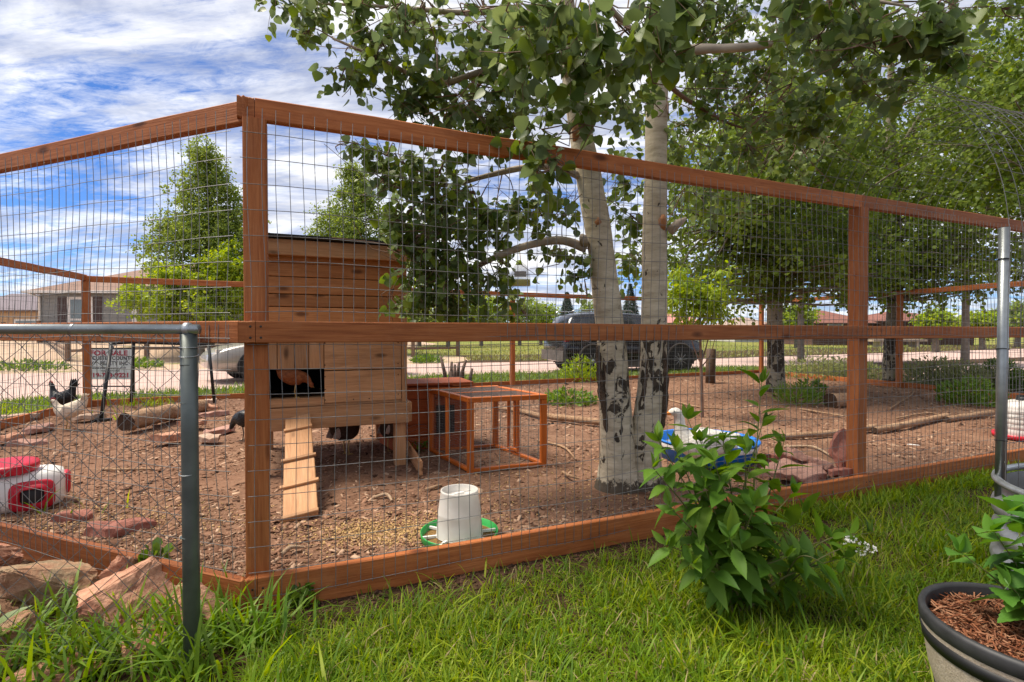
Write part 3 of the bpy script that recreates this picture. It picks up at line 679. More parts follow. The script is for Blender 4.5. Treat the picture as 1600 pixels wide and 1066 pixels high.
bird('brown_hen', 'dark hen half hidden behind the right leg under the coop', (-1.10, 4.62, .06), R(75), .8, PECK, [BRN, YEL, RED, EYEM, PALE], (.205, .128, .026, .009), (.195, .165, .8), tail=[(.9, .07, .03)], eye=(.198, .15, .022), wing=(-.14, .28, .06, .10, .05))
DUCK = [(-.27, .27, .012, .012), (-.22, .245, .06, .045), (-.14, .215, .105, .085), (-.02, .20, .125, .115), (.09, .205, .115, .115), (.155, .25, .072, .085), (.182, .32, .044, .048), (.188, .385, .036, .038), (.198, .425, .038, .036), (.222, .442, .038, .035), (.25, .436, .028, .027), (.262, .428, .018, .018)]
dp = G(1100, 733, .06)
bird('white_duck', 'white duck with orange bill standing at the blue pool', (dp.x, dp.y, .06), R(176), 1.02, DUCK, [PEK, ORB, ORB, EYEM, PEK], (.250, .432, .095, .024), leg_z=.11, eye=(.235, .452, .034), wing=(-.05, .235, .16, .13, .108), cat='duck', webbed=True, tail=[(.35, .05, .03)])
# ------------------------------------------------------------------ feeders, waterers, pool
WPL = plain('white_plastic', (.78, .76, .72), .4, 0, .06, 5, spec=.5); GPL = plain('green_plastic', (.03, .34, .07), .4); RPL = plain('red_plastic', (.52, .012, .03), .38, 0, .1)
BPL = plain('blue_plastic', (.012, .17, .62), .4, 0, .15, 8); DKP = plain('dark_plastic', (.02, .022, .025), .5)
def translucent_white():
    m, nt, n, l, b = nodes('milky_plastic'); b.inputs['Base Color'].default_value = (.80, .78, .74, 1); b.inputs['Roughness'].default_value = .38
    t = n.new('ShaderNodeBsdfTranslucent'); t.inputs[0].default_value = (.80, .77, .72, 1); mx = n.new('ShaderNodeMixShader'); mx.inputs[0].default_value = .35
    l.new(b.outputs[0], mx.inputs[1]); l.new(t.outputs[0], mx.inputs[2]); l.new(mx.outputs[0], n['Material Output'].inputs[0])
    v = coords(n, l); l.new(ramp(n, l, noise(n, l, v, 9, 5), [(.3, (.68, .64, .58)), (.62, (.82, .80, .76))]), b.inputs['Base Color']); return m
MILK = translucent_white()
def feeder():
    c = G(718, 843, .055); c.z = .055
    t = thing('poultry_feeder', 'white tub feeder on a green tray behind the front baseboard', 'feeder', c)
    T = Matrix.Translation(c)
    b = MB(); b.lathe([(.11, .012), (.185, .010), (.196, .02), (.199, .05), (.203, .052), (.203, .044), (.2, .016), (.188, .0), (.0001, .0)], 48); b.build('tray', GPL, t, T)
    b = MB(); b.lathe([(.0001, .024), (.11, .026), (.15, .022), (.192, .016)], 40); b.build('feed', soil_mat('feed', [(.30, .15, .05), (.48, .28, .10), (.55, .36, .16)], 60, 1), t, T)
    b = MB(); b.lathe([(.124, .03), (.121, .034), (.113, .14), (.1135, .145), (.1115, .15), (.098, .252), (.099, .258), (.0975, .264), (.093, .2655), (.090, .262), (.090, .23), (.0001, .225)], 48); b.build('tub', MILK, t, T)
    for k in range(8):
        b = MB(); a = k*math.pi/4+.3; M = T @ Matrix.Rotation(a, 4, 'Z'); b.box((.158, 0, .031), (.075, .012, .012)); b.build('spoke', WPL, t, M)
    b = MB(); b.tube([(-.07, 0, .245), (.07, 0, .245)], .004, 8); b.box((0, 0, .243), (.05, .016, .012)); b.build('carry_bar', WPL, t, T @ Matrix.Rotation(.7, 4, 'Z'))
feeder()
def rounded_loft(b, secs, n=28, p=3.2, mi=0, M=None):
    """superellipse sections (z, rx, ry)"""
    V = []
    for z, rx, ry in secs:
        for j in range(n):
            a = 2*math.pi*j/n; ca, sa = math.cos(a), math.sin(a)
            v = Vector((math.copysign(abs(ca)**(2/p), ca)*rx, math.copysign(abs(sa)**(2/p), sa)*ry, z)); V.append(M @ v if M else v)
    F = [(i*n+j, i*n+(j+1) % n, (i+1)*n+(j+1) % n, (i+1)*n+j) for i in range(len(secs)-1) for j in range(n)]
    F += [tuple(range(n))[::-1], tuple((len(secs)-1)*n+j for j in range(n))]
    b.add(V, F, mi, True)
def waterers():
    c = G(38, 792, .06); c.z = .055; rz = R(40)
    t = thing('jug_feeder', 'white jug feeder with red lid and red ports at the left edge', 'feeder', c, rz); T = WM[t.name]
    b = MB(); rounded_loft(b, [(.0, .15, .10), (.02, .185, .13), (.06, .2, .145), (.17, .2, .145), (.215, .185, .13), (.235, .14, .10)]); b.build('jug', WPL, t, T)
    b = MB(); b.lathe([(.0001, .30), (.10, .299), (.142, .294), (.147, .285), (.147, .255), (.14, .245), (.11, .236)], 40, M=T @ Matrix.Translation((-.07, 0, 0)) @ Matrix.Rotation(.06, 4, 'X')); b.build('lid', RPL, t)
    b = MB(); b.box((-.02, -.147, .262), (.035, .02, .05)); b.build('lid_tab', RPL, t, T)
    # front port: rounded red frame with a projecting hood and a dark plate drawn for the shaded hole
    M = T @ Matrix.Translation((.045, -.135, .10)) @ Matrix.Rotation(R(90), 4, 'X')
    b = MB(); rounded_loft(b, [(-.02, .105, .09), (.012, .105, .09), (.018, .098, .084)], 28, 4, M=M); pt = b.build('port', RPL, t)
    b = MB(); V = []; n = 20
    for z, k in ((.018, 1.0), (.055, .8), (.055, .68), (.018, .66)):
        for j in range(n):
            a = 2*math.pi*j/n; ca, sa = math.cos(a), math.sin(a)
            V.append(M @ Vector((math.copysign(abs(ca)**.5, ca)*.085*k, math.copysign(abs(sa)**.5, sa)*.072*k, z if sa > -.3 else .02)))
    b.add(V, [(i*n+j, i*n+(j+1) % n, (i+1)*n+(j+1) % n, (i+1)*n+j) for i in range(3) for j in range(n)], 0, True); b.build('hood', RPL, pt)
    b = MB(); rounded_loft(b, [(.0185, .054, .045), (.0195, .053, .044)], 24, 4, M=M); b.build('opening_shade', DKP, pt)
    M2 = T @ Matrix.Translation((.198, .0, .13)) @ Matrix.Rotation(R(90), 4, 'Y'); b = MB(); rounded_loft(b, [(-.02, .07, .06), (.012, .07, .06), (.022, .05, .045)], 24, 4, M=M2); b.build('port', RPL, t)
    # dome waterer at the right
    c = G(1597, 683, .06); c.z = .05
    t = thing('poultry_waterer', 'white ribbed poultry waterer on a red base at the right', 'waterer', c); T = WM[t.name]
    b = MB(); b.lathe([(.0001, .015), (.21, .012), (.222, .02), (.232, .05), (.236, .05), (.23, .005), (.21, .0), (.0001, .0)], 40); b.build('red_tray', RPL, t, T)
    pf = [(.185, .02)]
    for k in range(5): pf += [(.19, .06+k*.052), (.19, .09+k*.052), (.184, .098+k*.052), (.184, .104+k*.052)]
    pf += [(.18, .335), (.15, .37), (.10, .388), (.06, .392), (.0001, .394)]
    b = MB(); b.lathe(pf, 40); b.build('jug', MILK, t, T)
    b = MB(); b.lathe([(.05, .385), (.055, .41), (.05, .425), (.0001, .43)], 20); b.box((0, 0, .435), (.11, .02, .02)); b.build('cap', DKP, t, T)
waterers()
def pool():
    c = G(1112, 700, .06); c = Vector((1.70, 4.46, .05))
    t = thing('paddling_pool', 'small blue plastic paddling pool behind the leafy bush', 'pool', c); T = WM[t.name]
    b = MB(); b.lathe([(.0001, .012), (.37, .012), (.395, .16), (.41, .172), (.425, .175), (.432, .166), (.428, .16), (.418, .158), (.412, .11), (.405, .105), (.402, .08), (.396, .075), (.385, .0), (.0001, .0)], 56); b.build('shell', BPL, t, T)
    m, nt, n, l, bs = nodes('pool_water'); bs.inputs['Base Color'].default_value = (.30, .34, .34, 1); bs.inputs['Roughness'].default_value = .06; bs.inputs['Specular IOR Level'].default_value = .6
    bump(n, l, bs, noise(n, l, coords(n, l), 14, 3), .15, .01)
    b = MB(); b.disc(.386, .10, 48); b.build('water', m, t, T)
    b = MB(); b.lathe([(.413, .112), (.4225, .145), (.419, .15), (.409, .115)], 56); b.build('rim_glint', WPL, t, T)  # white ring drawn for light reflected on the rolled rim
pool()

# ------------------------------------------------------------------ stones and logs
def stone_mat(name, cols, scale=7):
    m, nt, n, l, b = nodes(name); v = coords(n, l, rand=True); t = noise(n, l, v, scale, 9, .68, .5); t2 = noise(n, l, v, scale*5, 6, .7)
    c = ramp(n, l, t, [(.28+.44*i/(len(cols)-1), cc) for i, cc in enumerate(cols)]); c = mixc(n, l, .42, c, ramp(n, l, t2, [(.38, cols[0]), (.62, cols[-1])]))
    l.new(c, b.inputs['Base Color']); b.inputs['Roughness'].default_value = .9; b.inputs['Specular IOR Level'].default_value = .2; bump(n, l, b, t2, .9, .016); return m
SAND = stone_mat('peach_sandstone', [(.17, .07, .045), (.46, .215, .13), (.62, .36, .23), (.38, .145, .09), (.58, .30, .20)]); LICH = stone_mat('lichen_rock', [(.20, .10, .06), (.36, .20, .12), (.26, .24, .15), (.46, .26, .15)])
PINK = stone_mat('pink_flagstone', [(.30, .155, .115), (.42, .235, .18), (.48, .29, .23)], 4); RUST = stone_mat('rust_slab', [(.22, .075, .05), (.32, .125, .09), (.37, .165, .125)], 3)
PALEST = stone_mat('pale_stone', [(.36, .24, .17), (.50, .35, .26), (.56, .42, .32)], 5)
def rock(name, label, c, size, seed, mat, rz=0., group=None, pts=13, tilt=0.):
    """angular boulder: hull of random points, split finely, roughened and slightly bedded"""
    q = random.Random(seed); bm = bmesh.new()
    for i in range(pts):
        d = Vector((q.gauss(0, 1), q.gauss(0, 1), q.gauss(0, 1))).normalized(); bm.verts.new(d*q.uniform(.82, 1.05))
    r = bmesh.ops.convex_hull(bm, input=bm.verts[:]); bmesh.ops.delete(bm, geom=[v for v in r['geom_interior'] if isinstance(v, bmesh.types.BMVert)], context='VERTS')
    bmesh.ops.bevel(bm, geom=bm.edges[:], offset=.05, segments=1, affect='EDGES')
    bmesh.ops.triangulate(bm, faces=bm.faces[:]); bmesh.ops.subdivide_edges(bm, edges=bm.edges[:], cuts=6, use_grid_fill=True); bmesh.ops.recalc_face_normals(bm, faces=bm.faces[:])
    off = Vector((q.random()*50, q.random()*50, q.random()*50))
    for v in bm.verts:
        p = v.co.copy(); bed = p.z*7+p.x*2.5+mnoise.noise(p*2+off)*1.5
        p *= 1+.08*mnoise.fractal(p*2.1+off, 1, 2, 3)+.075*mnoise.fractal(p*6+off, .7, 2, 5)-.035*(1-abs((bed % 2)-1))**4
        v.co = Vector((p.x*size[0], p.y*size[1], p.z*size[2]))
    me = bpy.data.meshes.new(name); bm.to_mesh(me); bm.free(); me.materials.append(mat)
    o = link(bpy.data.objects.new(name, me), None, Matrix.Translation(Vector(c)) @ Matrix.Rotation(rz, 4, 'Z') @ Matrix.Rotation(tilt, 4, 'Y'))
    return tag(o, label, 'rock', group)
rk = 'rocks between the two left fences'
rock('boulder', 'large peach sandstone boulder left of the grey fence post', Vector((-1.545, 1.98, .075)), (.24, .17, .20), 1, SAND, .5, rk, tilt=.25)
rock('boulder', 'lichen covered boulder leaning against the big peach boulder', Vector((-1.98, 2.12, .10)), (.25, .17, .17), 2, LICH, .1, rk, tilt=.3)
rock('boulder', 'small pale boulder just right of the grey fence post', Vector((-1.20, 1.93, .05)), (.12, .10, .13), 3, SAND, .2, rk)
rock('boulder', 'rounded boulder at the left edge above the lichen rock', Vector((-2.36, 2.22, .16)), (.19, .15, .14), 4, SAND, .9, rk)
rock('boulder', 'dark brown boulder low at the left edge', Vector((-2.02, 1.84, .06)), (.21, .13, .12), 5, stone_mat('brown_rock', [(.09, .045, .025), (.17, .09, .05), (.25, .14, .08)]), .4, rk)
rock('stone', 'flat peach stone in the grass at the bottom left', Vector((-1.50, 1.67, .02)), (.17, .10, .05), 6, SAND, .3, rk)
rock('stone', 'small red stone in the grass below the big boulder', Vector((-1.28, 1.78, .04)), (.10, .07, .05), 7, SAND, .8, rk)
rock('stone', 'low reddish stone in the bottom left corner', Vector((-1.74, 1.70, .02)), (.14, .08, .05), 8, SAND, 1.3, rk)
rock('boulder', 'jagged pink boulder between the big boulder and the baseboard', Vector((-1.66, 2.19, .06)), (.15, .10, .13), 21, SAND, 1.1, rk, tilt=-.2)
rock('boulder', 'flat topped tan rock at the left edge behind the brown boulder', Vector((-2.22, 2.02, .10)), (.16, .12, .11), 22, SAND, 2.0, rk)
rock('stone', 'wedge shaped stone between the brown and the big boulder', Vector((-1.80, 1.84, .05)), (.11, .09, .09), 23, LICH, .7, rk, tilt=.3)
rock('stone', 'broken pink stone behind the grey fence post', Vector((-1.33, 2.05, .05)), (.12, .08, .10), 24, SAND, 2.6, rk, tilt=-.25)
rock('stone', 'flat pinkish stone lying low left of the grey fence post', Vector((-1.37, 1.86, .03)), (.13, .09, .05), 25, SAND, 1.9, rk)
def slab(name, label, c, rx, ry, th, seed, mat, rz=0., rot=(0, 0), cat='stone', group=None):
    q = random.Random(seed); n = q.randint(6, 8); pts = []
    for j in range(n):
        a = 2*math.pi*(j+q.uniform(-.3, .3))/n; k = q.uniform(.62, 1.15); pts.append((rx*k*math.cos(a), ry*k*math.sin(a)))
    bm = bmesh.new(); vs = [bm.verts.new((x, y, -th/2)) for x, y in pts]; f = bm.faces.new(vs)
    r = bmesh.ops.extrude_face_region(bm, geom=[f]); bmesh.ops.translate(bm, verts=[v for v in r['geom'] if isinstance(v, bmesh.types.BMVert)], vec=(0, 0, th))
    bmesh.ops.bevel(bm, geom=bm.edges[:], offset=th*.09, segments=1, affect='EDGES')
    bmesh.ops.triangulate(bm, faces=bm.faces[:]); bmesh.ops.subdivide_edges(bm, edges=bm.edges[:], cuts=3, use_grid_fill=True)
    bmesh.ops.recalc_face_normals(bm, faces=bm.faces[:])
    for v in bm.verts: v.co += Vector((.35*th*mnoise.noise(v.co*16+Vector((seed, 0, 0))), .35*th*mnoise.noise(v.co*16+Vector((0, seed, 0))), .42*th*mnoise.fractal(v.co*11+Vector((seed, 0, 0)), 1, 2, 4)))
    me = bpy.data.meshes.new(name); bm.to_mesh(me); bm.free(); me.materials.append(mat)
    o = link(bpy.data.objects.new(name, me), None, Matrix.Translation(Vector(c)) @ Matrix.Rotation(rz, 4, 'Z') @ Matrix.Rotation(rot[0], 4, 'X') @ Matrix.Rotation(rot[1], 4, 'Y'))
    return tag(o, label, cat, group)
# flat stones round the far left corner
fl = [(228, 646, .32, .2, 'flat pink stone just above the log'), (262, 640, .3, .18, 'thin flat stone behind the middle of the log'), (316, 638, .42, .16, 'thin stone slab stacked right of the grey post'), (338, 645, .3, .15, 'lower thin slab right of the grey post'), (330, 633, .26, .12, 'topmost thin slab right of the grey post'),
      (303, 664, .22, .16, 'rough stone right of the log end'), (342, 672, .26, .15, 'pale stone beside the black hen near the post'), (325, 686, .2, .13, 'small stone below the black hen'), (272, 686, .3, .17, 'long stone lying in front of the log'), (60, 668, .3, .16, 'flat stone in front of the white hen'),
      (30, 652, .28, .18, 'flat stone along the left board'), (16, 688, .22, .14, 'brick red paver at the left edge'), (40, 690, .25, .12, 'pink paver beside the brick red paver'), (140, 652, .3, .14, 'flat stone beside the corner post foot'), (245, 659, .18, .12, 'crumbled stone against the log')]
for i, (px, py, rx, ry, lb) in enumerate(fl):
    c = G(px, py, .10); c.z = .085+.02*(i % 3)+(.05 if 'topmost' in lb else 0); slab('flagstone', lb, c, rx*.72, ry*.8, .055, 60+i, (PINK, PALEST, SAND)[i % 3], i*1.3, ((i % 5-2)*.04, (i % 4-2)*.03), group='flat stones in the left of the pen')
slab('paver', 'red square paver with soil on it near the left baseboard', G(180, 825, .075), .19, .14, .05, 31, RUST, .4, group='pavers by the left baseboard')
slab('paver', 'narrow paver in front of the white jug feeder', G(118, 808, .07), .14, .08, .05, 32, RUST, .1, group='pavers by the left baseboard')
# red slabs at the second post
def GG(px, py, z): return G(px, py, z)
gs = 'sandstone slabs heaped at the fence post'
slab('sandstone_slab', 'flat pink slab lying left of the heap at the post', GG(1237, 735, .14), .26, .17, .06, 41, PINK, .5, (.12, -.1), group=gs)
slab('sandstone_slab', 'tilted pink slab in the middle of the heap at the post', GG(1268, 722, .17), .16, .2, .06, 42, PINK, 1.0, (.35, .3), group=gs)
slab('sandstone_slab', 'dark red slab leaning against the fence post', P(1318, 705, 3.82), .13, .23, .055, 43, RUST, -.3, (.9, .5), group=gs)
slab('sandstone_slab', 'small red slab at the foot of the fence post', GG(1313, 738, .15), .16, .05, .045, 44, RUST, .42, (0, .08), group=gs)
slab('sandstone_slab', 'lowest slab of the heap half buried in bark', GG(1222, 715, .10), .15, .09, .06, 45, RUST, .2, group=gs)
BARK = stone_mat('dry_log', [(.12, .06, .03), (.34, .20, .115), (.48, .33, .21)], 6); ENDG = stone_mat('dark_log_end', [(.03, .018, .012), (.07, .04, .025), (.10, .06, .04)], 14)
def log(name, label, pts, rad, seed, mat=BARK, end=ENDG, group=None, n=16, wob=.12):
    q = random.Random(seed); S = spline([(*p, r) for p, r in zip(pts, rad)], max(8, len(pts)*5)); b = MB(); pp = [Vector(s[:3]) for s in S]
    b.tube(pp, [s[3]*(1+wob*mnoise.noise(Vector((i*.7, seed, 0)))) for i, s in enumerate(S)], n, 0, False)
    nv = len(b.v)
    b.add(b.v[:n], [tuple(range(n))[::-1]], 1); b.add(b.v[nv-n:nv], [tuple(range(n))], 1)
    b.v = [tuple(Vector(v)+Vector((mnoise.noise(Vector(v)*14), mnoise.noise(Vector(v)*14+Vector((9, 0, 0))), mnoise.noise(Vector(v)*14+Vector((0, 9, 0)))))*rad[0]*.16) for v in b.v]
    o = b.build(name, [mat, end]); return tag(o, label, 'log' if rad[0] > .03 else 'stick', group)
def gz(px, py, r): p = G(px, py, .06); p.z = .06+r*.85; return p
log('log', 'thick weathered log with a dark sawn end at the left', [G(190, 677, .07)+Vector((0, .05, .11)), G(240, 665, .07)+Vector((0, .1, .11)), G(295, 651, .07)+Vector((0, .3, .10))], [.10, .098, .085], 1)
log('log', 'short log with a dark hollow end behind the right fence post', [gz(1297, 636, .1), gz(1322, 634, .1), gz(1345, 632, .09)], [.11, .11, .09], 2)
log('pole', 'long peeled pole lying left of the right fence post', [gz(1225, 686, .03), gz(1300, 681, .035), gz(1368, 672, .04)], [.028, .032, .032], 3)
log('pole', 'long peeled pole running right from the post to the next pole', [gz(1366, 676, .03), gz(1420, 668, .045), gz(1480, 655, .05)], [.034, .038, .036], 4)
log('pole', 'squared grey pole ending beside the white waterer', [gz(1478, 661, .05), gz(1550, 650, .05)], [.036, .036], 5)
log('pole', 'brown pole on the ground between the run and the aspen', [gz(850, 655, .05), gz(900, 661, .05), gz(945, 666, .05)], [.036, .04, .038], 6)
log('pole', 'thin pole lying behind the wire run', [gz(775, 641, .04), gz(820, 648, .04), gz(852, 656, .04)], [.026, .03, .03], 7)
stl = [((1225, 700), (1270, 702), (1300, 715), 'curved dry branch left of the slab heap'), ((1040, 625), (1090, 638), (1130, 640), 'pale bent branch between the aspen and the sapling'), ((1390, 640), (1425, 618), (1428, 608), 'short pale branch right of the post near the far fence'), ((1460, 625), (1480, 616), (1487, 610), 'grey branch stub by the green clump'),
       ((1250, 640), (1300, 650), (1340, 655), 'dark stick in front of the hollow log'), ((840, 690), (880, 702), (900, 720), 'thin twig on bare ground right of the run'), ((585, 780), (604, 778), (613, 785), 'bent pale twig left of the white feeder'), ((665, 768), (680, 766), (690, 760), 'thick bark piece left of the white feeder'),
       ((160, 735), (200, 738), (240, 735), 'long dark twig on the bark behind the jug feeder'), ((440, 870), (455, 862), (475, 858), 'splinter of pale wood by the corner post'), ((880, 740), (890, 748), (905, 750), 'dark twig in front of the aspen trunk'), ((1400, 655), (1450, 648), (1480, 652), 'long thin stick beyond the peeled pole')]
for i, (a, b_, c, lb) in enumerate(stl): log('stick', lb, [gz(*a, .012), gz(*b_, .014)+Vector((0, 0, .01)), gz(*c, .012)], [.012, .011, .007], 30+i, BARK if i % 3 else stone_mat('pale_stick', [(.35, .22, .13), (.48, .33, .21), (.55, .42, .30)], 20), BARK, 'dry sticks on the pen floor', 7)
# paper scrap
sl = slab('paper_scrap', 'white scrap of paper on the bark right of the post', G(1427, 695, .085), .075, .02, .003, 77, WPL, -.2, (.1, .05), 'paper')
# cut post and stump
TWIGD = plain('dead_stub', (.12, .075, .055), .85, 0, .4, 14, .3)
def misc():
    c = G(1110, 598, .06); b = MB(); b.tube([c+Vector((0, 0, -.05)), c+Vector((0, 0, .3)), c+Vector((.01, 0, .72)), c+Vector((.01, 0, .735))], [.105, .10, .098, .07], 14, flat=1)
    tag(b.build('wooden_post', wood('dull_brown_post', (.06, .035, .022), (.12, .075, .048), (.17, .11, .07))), 'short round brown wooden post beside the sapling', 'post')
    c = G(712, 600, .0); c = Vector((c.x, 11.2, 0)); c.x = (712-800)/800*11.2
    t = thing('cut_shrub', 'dead shrub cut back to bare stubs above the run', 'shrub', c); q = random.Random(8)
    for i, (dx, h, ln) in enumerate(((-.2, .62, -.12), (-.12, .5, .02), (-.03, .45, .02), (.02, .5, .05), (.09, .55, .14), (.14, .42, .03), (.3, .35, .05), (-.06, .3, -.05))):
        b = MB(); p = c+Vector((dx, q.uniform(-.1, .1), 0)); b.tube([p, p+Vector((ln*.4, 0, h*.5)), p+Vector((ln, 0, h))], [.05, .04, .028], 9); b.build('stub', TWIGD, t)
    # black metal frame inside the far left corner
    t = thing('metal_frame', 'black metal A shaped frame standing by the log', 'frame', G(160, 655, .06))
    def leg(a, b_, r=.022):
        m = MB(); m.tube([a, b_], r, 10); m.build('leg', BLACKM, t)
    f1 = P(158, 656, 6.3); t1 = P(174, 537, 6.75); f2 = P(205, 628, 7.3); t2 = P(209, 535, 7.1); f3 = P(335, 630, 7.0); t3 = P(326, 539, 7.05)
    leg(f1, t1); leg(f2, t2, .02); leg(f3, t3, .02)
    m = MB(); m.tube([t1, t2, t3], .02, 10); m.build('top_bar', BLACKM, t)
    m = MB(); m.box(f1, (.2, .09, .03)); m.build('foot', BLACKM, t)
misc()
# ------------------------------------------------------------------ wasp trap
def trap():
    top = P(812, 393, 3.62); c = P(813, 428, 3.62)
    t = thing('insect_trap_bag', 'clear hanging trap bag with yellow liquid under the aspen limb', 'trap', c+Vector((0, 0, -.1)))
    YP = plain('yellow_tape', (.75, .38, .02), .5); YG = plain('lime_cap', (.42, .60, .03), .4)
    b = MB(); b.tube([top, top+Vector((.006, 0, -.06)), P(812, 407, 3.62)], [.012, .013, .008], 8, flat=.2); b.build('strap', YP, t)
    b = MB(); b.lathe([(.0001, .018), (.016, .018), (.022, -.004), (.026, -.012)], 14, M=Matrix.Translation(P(811, 411, 3.62))); b.build('cap', YG, t)
    m, nt, n, l, bs = nodes('clear_bag'); bs.inputs['Base Color'].default_value = (.85, .85, .83, 1); bs.inputs['Roughness'].default_value = .25
    tp = n.new('ShaderNodeBsdfTransparent'); mx = n.new('ShaderNodeMixShader'); mx.inputs[0].default_value = .25; l.new(tp.outputs[0], mx.inputs[1]); l.new(bs.outputs[0], mx.inputs[2]); l.new(mx.outputs[0], n['Material Output'].inputs[0])
    M = Matrix.Translation(c); b = MB(); rounded_loft(b, [(-.092, .066, .012), (-.085, .074, .022), (-.03, .072, .03), (.02, .06, .022), (.065, .04, .014), (.082, .02, .012)], 24, 2.6, M=M); b.build('bag', m, t)
    b = MB(); rounded_loft(b, [(-.086, .064, .014), (-.08, .07, .02), (-.045, .07, .026), (-.04, .069, .025)], 24, 2.6, M=M); b.build('liquid', plain('yellow_liquid', (.62, .55, .02), .3), t)
    b = MB(); b.box(c+Vector((0, -.0305, -.005)), (.085, .002, .04)); b.build('paper_label', plain('grey_label', (.45, .42, .40), .6), t)
trap()
# ------------------------------------------------------------------ foliage tools
def leaf_tpl(rows, fold=.12, droop=.0, petiole=.0, tip=1.0):
    """rows: (x, halfwidth) from base to tip; leaf along +x, z up; quads. returns V, F (quads)"""
    V = []; F = []
    for x, w in rows: V += [(x, -w, fold*w-droop*x*x), (x, 0, -droop*x*x), (x, w, fold*w-droop*x*x)]
    for i in range(len(rows)-1):
        a = i*3; F += [(a, a+3, a+4, a+1), (a+1, a+4, a+5, a+2)]
    if petiole:
        b = len(V); V += [(-petiole, -.012, .02), (-petiole, .012, .02), (0, .012, 0), (0, -.012, 0)]; F.append((b, b+3, b+2, b+1))
    return np.array(V), np.array(F)
ASPEN_T = leaf_tpl([(0, .03), (.03, .34), (.22, .49), (.5, .46), (.76, .27), (.92, .09), (1.02, .005)], .22, .10, .5)
HEX_T = (np.array([(0, 0, 0), (.26, -.43, .09), (.70, -.37, .05), (1, 0, -.08), (.70, .37, .05), (.26, .43, .09)]), np.array([(0, 1, 2, 3), (0, 3, 4, 5)]))
FAR_T = HEX_T; ROUND_T = HEX_T
LANCE_T = leaf_tpl([(0, .02), (.22, .16), (.5, .20), (.8, .10), (1.0, .004)], .35, .28)
def serrated(n=12, w=.19, droop=.35):
    rows = []
    for i in range(n+1):
        x = i/n; base = w*(math.sin(math.pi*min(x*1.02, 1)**.78))**.9 if 0 < x < 1 else .006
        rows.append((x, base)); 
        if 0 < i < n: rows.append((x+.012, base*.86))
    return leaf_tpl(rows, .35, droop, .12)
SERR = [serrated(11, .215, d) for d in (.12, .3, .5)]
def sphere_dir(n, rng):
    v = rng.normal(size=(n, 3)); return v/np.linalg.norm(v, axis=1, keepdims=True)
def twig_leaves(clumps, rng, leaf, per=9, tw=(.16, .34), droop=.25, up=0.0):
    """clumps: (centre, (rx,ry,rz), number of twigs). -> leaf pos, axis, normal, size, twig polylines"""
    pos, ax, nr, sz, tws = [], [], [], [], []
    for c, rad, nt in clumps:
        c = np.array(c); rad = np.array(rad)
        d = sphere_dir(nt, rng); rr = rng.random((nt, 1))**.45
        o = c+d*rr*rad
        dirs = d*.7+sphere_dir(nt, rng)*.8+np.array([0, 0, -droop+up]); dirs /= np.linalg.norm(dirs, axis=1, keepdims=True)
        L = rng.uniform(tw[0], tw[1], nt)
        for i in range(nt):
            ts = np.linspace(.1, 1, per)[:, None]; p = o[i]+dirs[i]*L[i]*(ts-.5)+np.array([0, 0, -droop*.5*L[i]])*(ts**2)
            tws.append(p[[0, per//2, per-1]])
            k = len(p); side = sphere_dir(k, rng)*.9+dirs[i]*.35+np.array([0, 0, -.55]); side /= np.linalg.norm(side, axis=1, keepdims=True)
            pos.append(p+side*leaf*.5); ax.append(side); nr.append(sphere_dir(k, rng)*.8+np.array([0, -.25, .75])); sz.append(rng.uniform(.5, 1.2, k)*leaf)
    return np.vstack(pos), np.vstack(ax), np.vstack(nr), np.concatenate(sz), tws
def tri_tubes(lines, r0, r1):
    """many thin 3-sided twigs -> V, F"""
    V, F = [], []
    for ln in lines:
        k = len(ln); base = len(V)
        t = ln[-1]-ln[0]; t = t/(np.linalg.norm(t)+1e-9); a = np.cross(t, [0, 0, 1.]); a = a/(np.linalg.norm(a)+1e-6); b_ = np.cross(a, t)
        for i, p in enumerate(ln):
            r = r0+(r1-r0)*i/(k-1)
            for q in (0, 2.094, 4.189): V.append(p+(a*math.cos(q)+b_*math.sin(q))*r)
        for i in range(k-1):
            for j in range(3): F.append((base+i*3+j, base+i*3+(j+1) % 3, base+(i+1)*3+(j+1) % 3, base+(i+1)*3+j))
    return np.array(V), np.array(F)
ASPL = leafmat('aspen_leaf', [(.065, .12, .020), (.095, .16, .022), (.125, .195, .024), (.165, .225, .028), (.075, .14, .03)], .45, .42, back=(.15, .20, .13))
ASPL2 = leafmat('aspen_leaf_lit', [(.10, .17, .018), (.15, .235, .023), (.21, .29, .028), (.115, .195, .022)], .5, .5, back=(.11, .16, .08))  # lighter copy of the aspen leaf, sunlight put into its colour
YOUNG = leafmat('young_leaf', [(.17, .28, .022), (.25, .36, .028), (.32, .40, .034), (.15, .25, .022)], .48, .5)
COTT = leafmat('cottonwood_leaf', [(.12, .19, .034), (.18, .26, .045), (.23, .30, .055), (.14, .22, .04)], .45, .5)  # paler and yellower: backlight and haze on the far trees put into the colour
SPRC = leafmat('spruce_needle', [(.020, .045, .028), (.035, .065, .042), (.05, .085, .055)], .1, .7)
SAGE = leafmat('sage_leaf', [(.20, .24, .085), (.27, .30, .11), (.32, .34, .14), (.19, .24, .075)], .35, .7)
BUSHL = leafmat('bush_leaf', [(.06, .145, .013), (.09, .195, .018), (.12, .235, .022), (.155, .26, .028), (.07, .165, .018)], .42, .55, spec=.28)
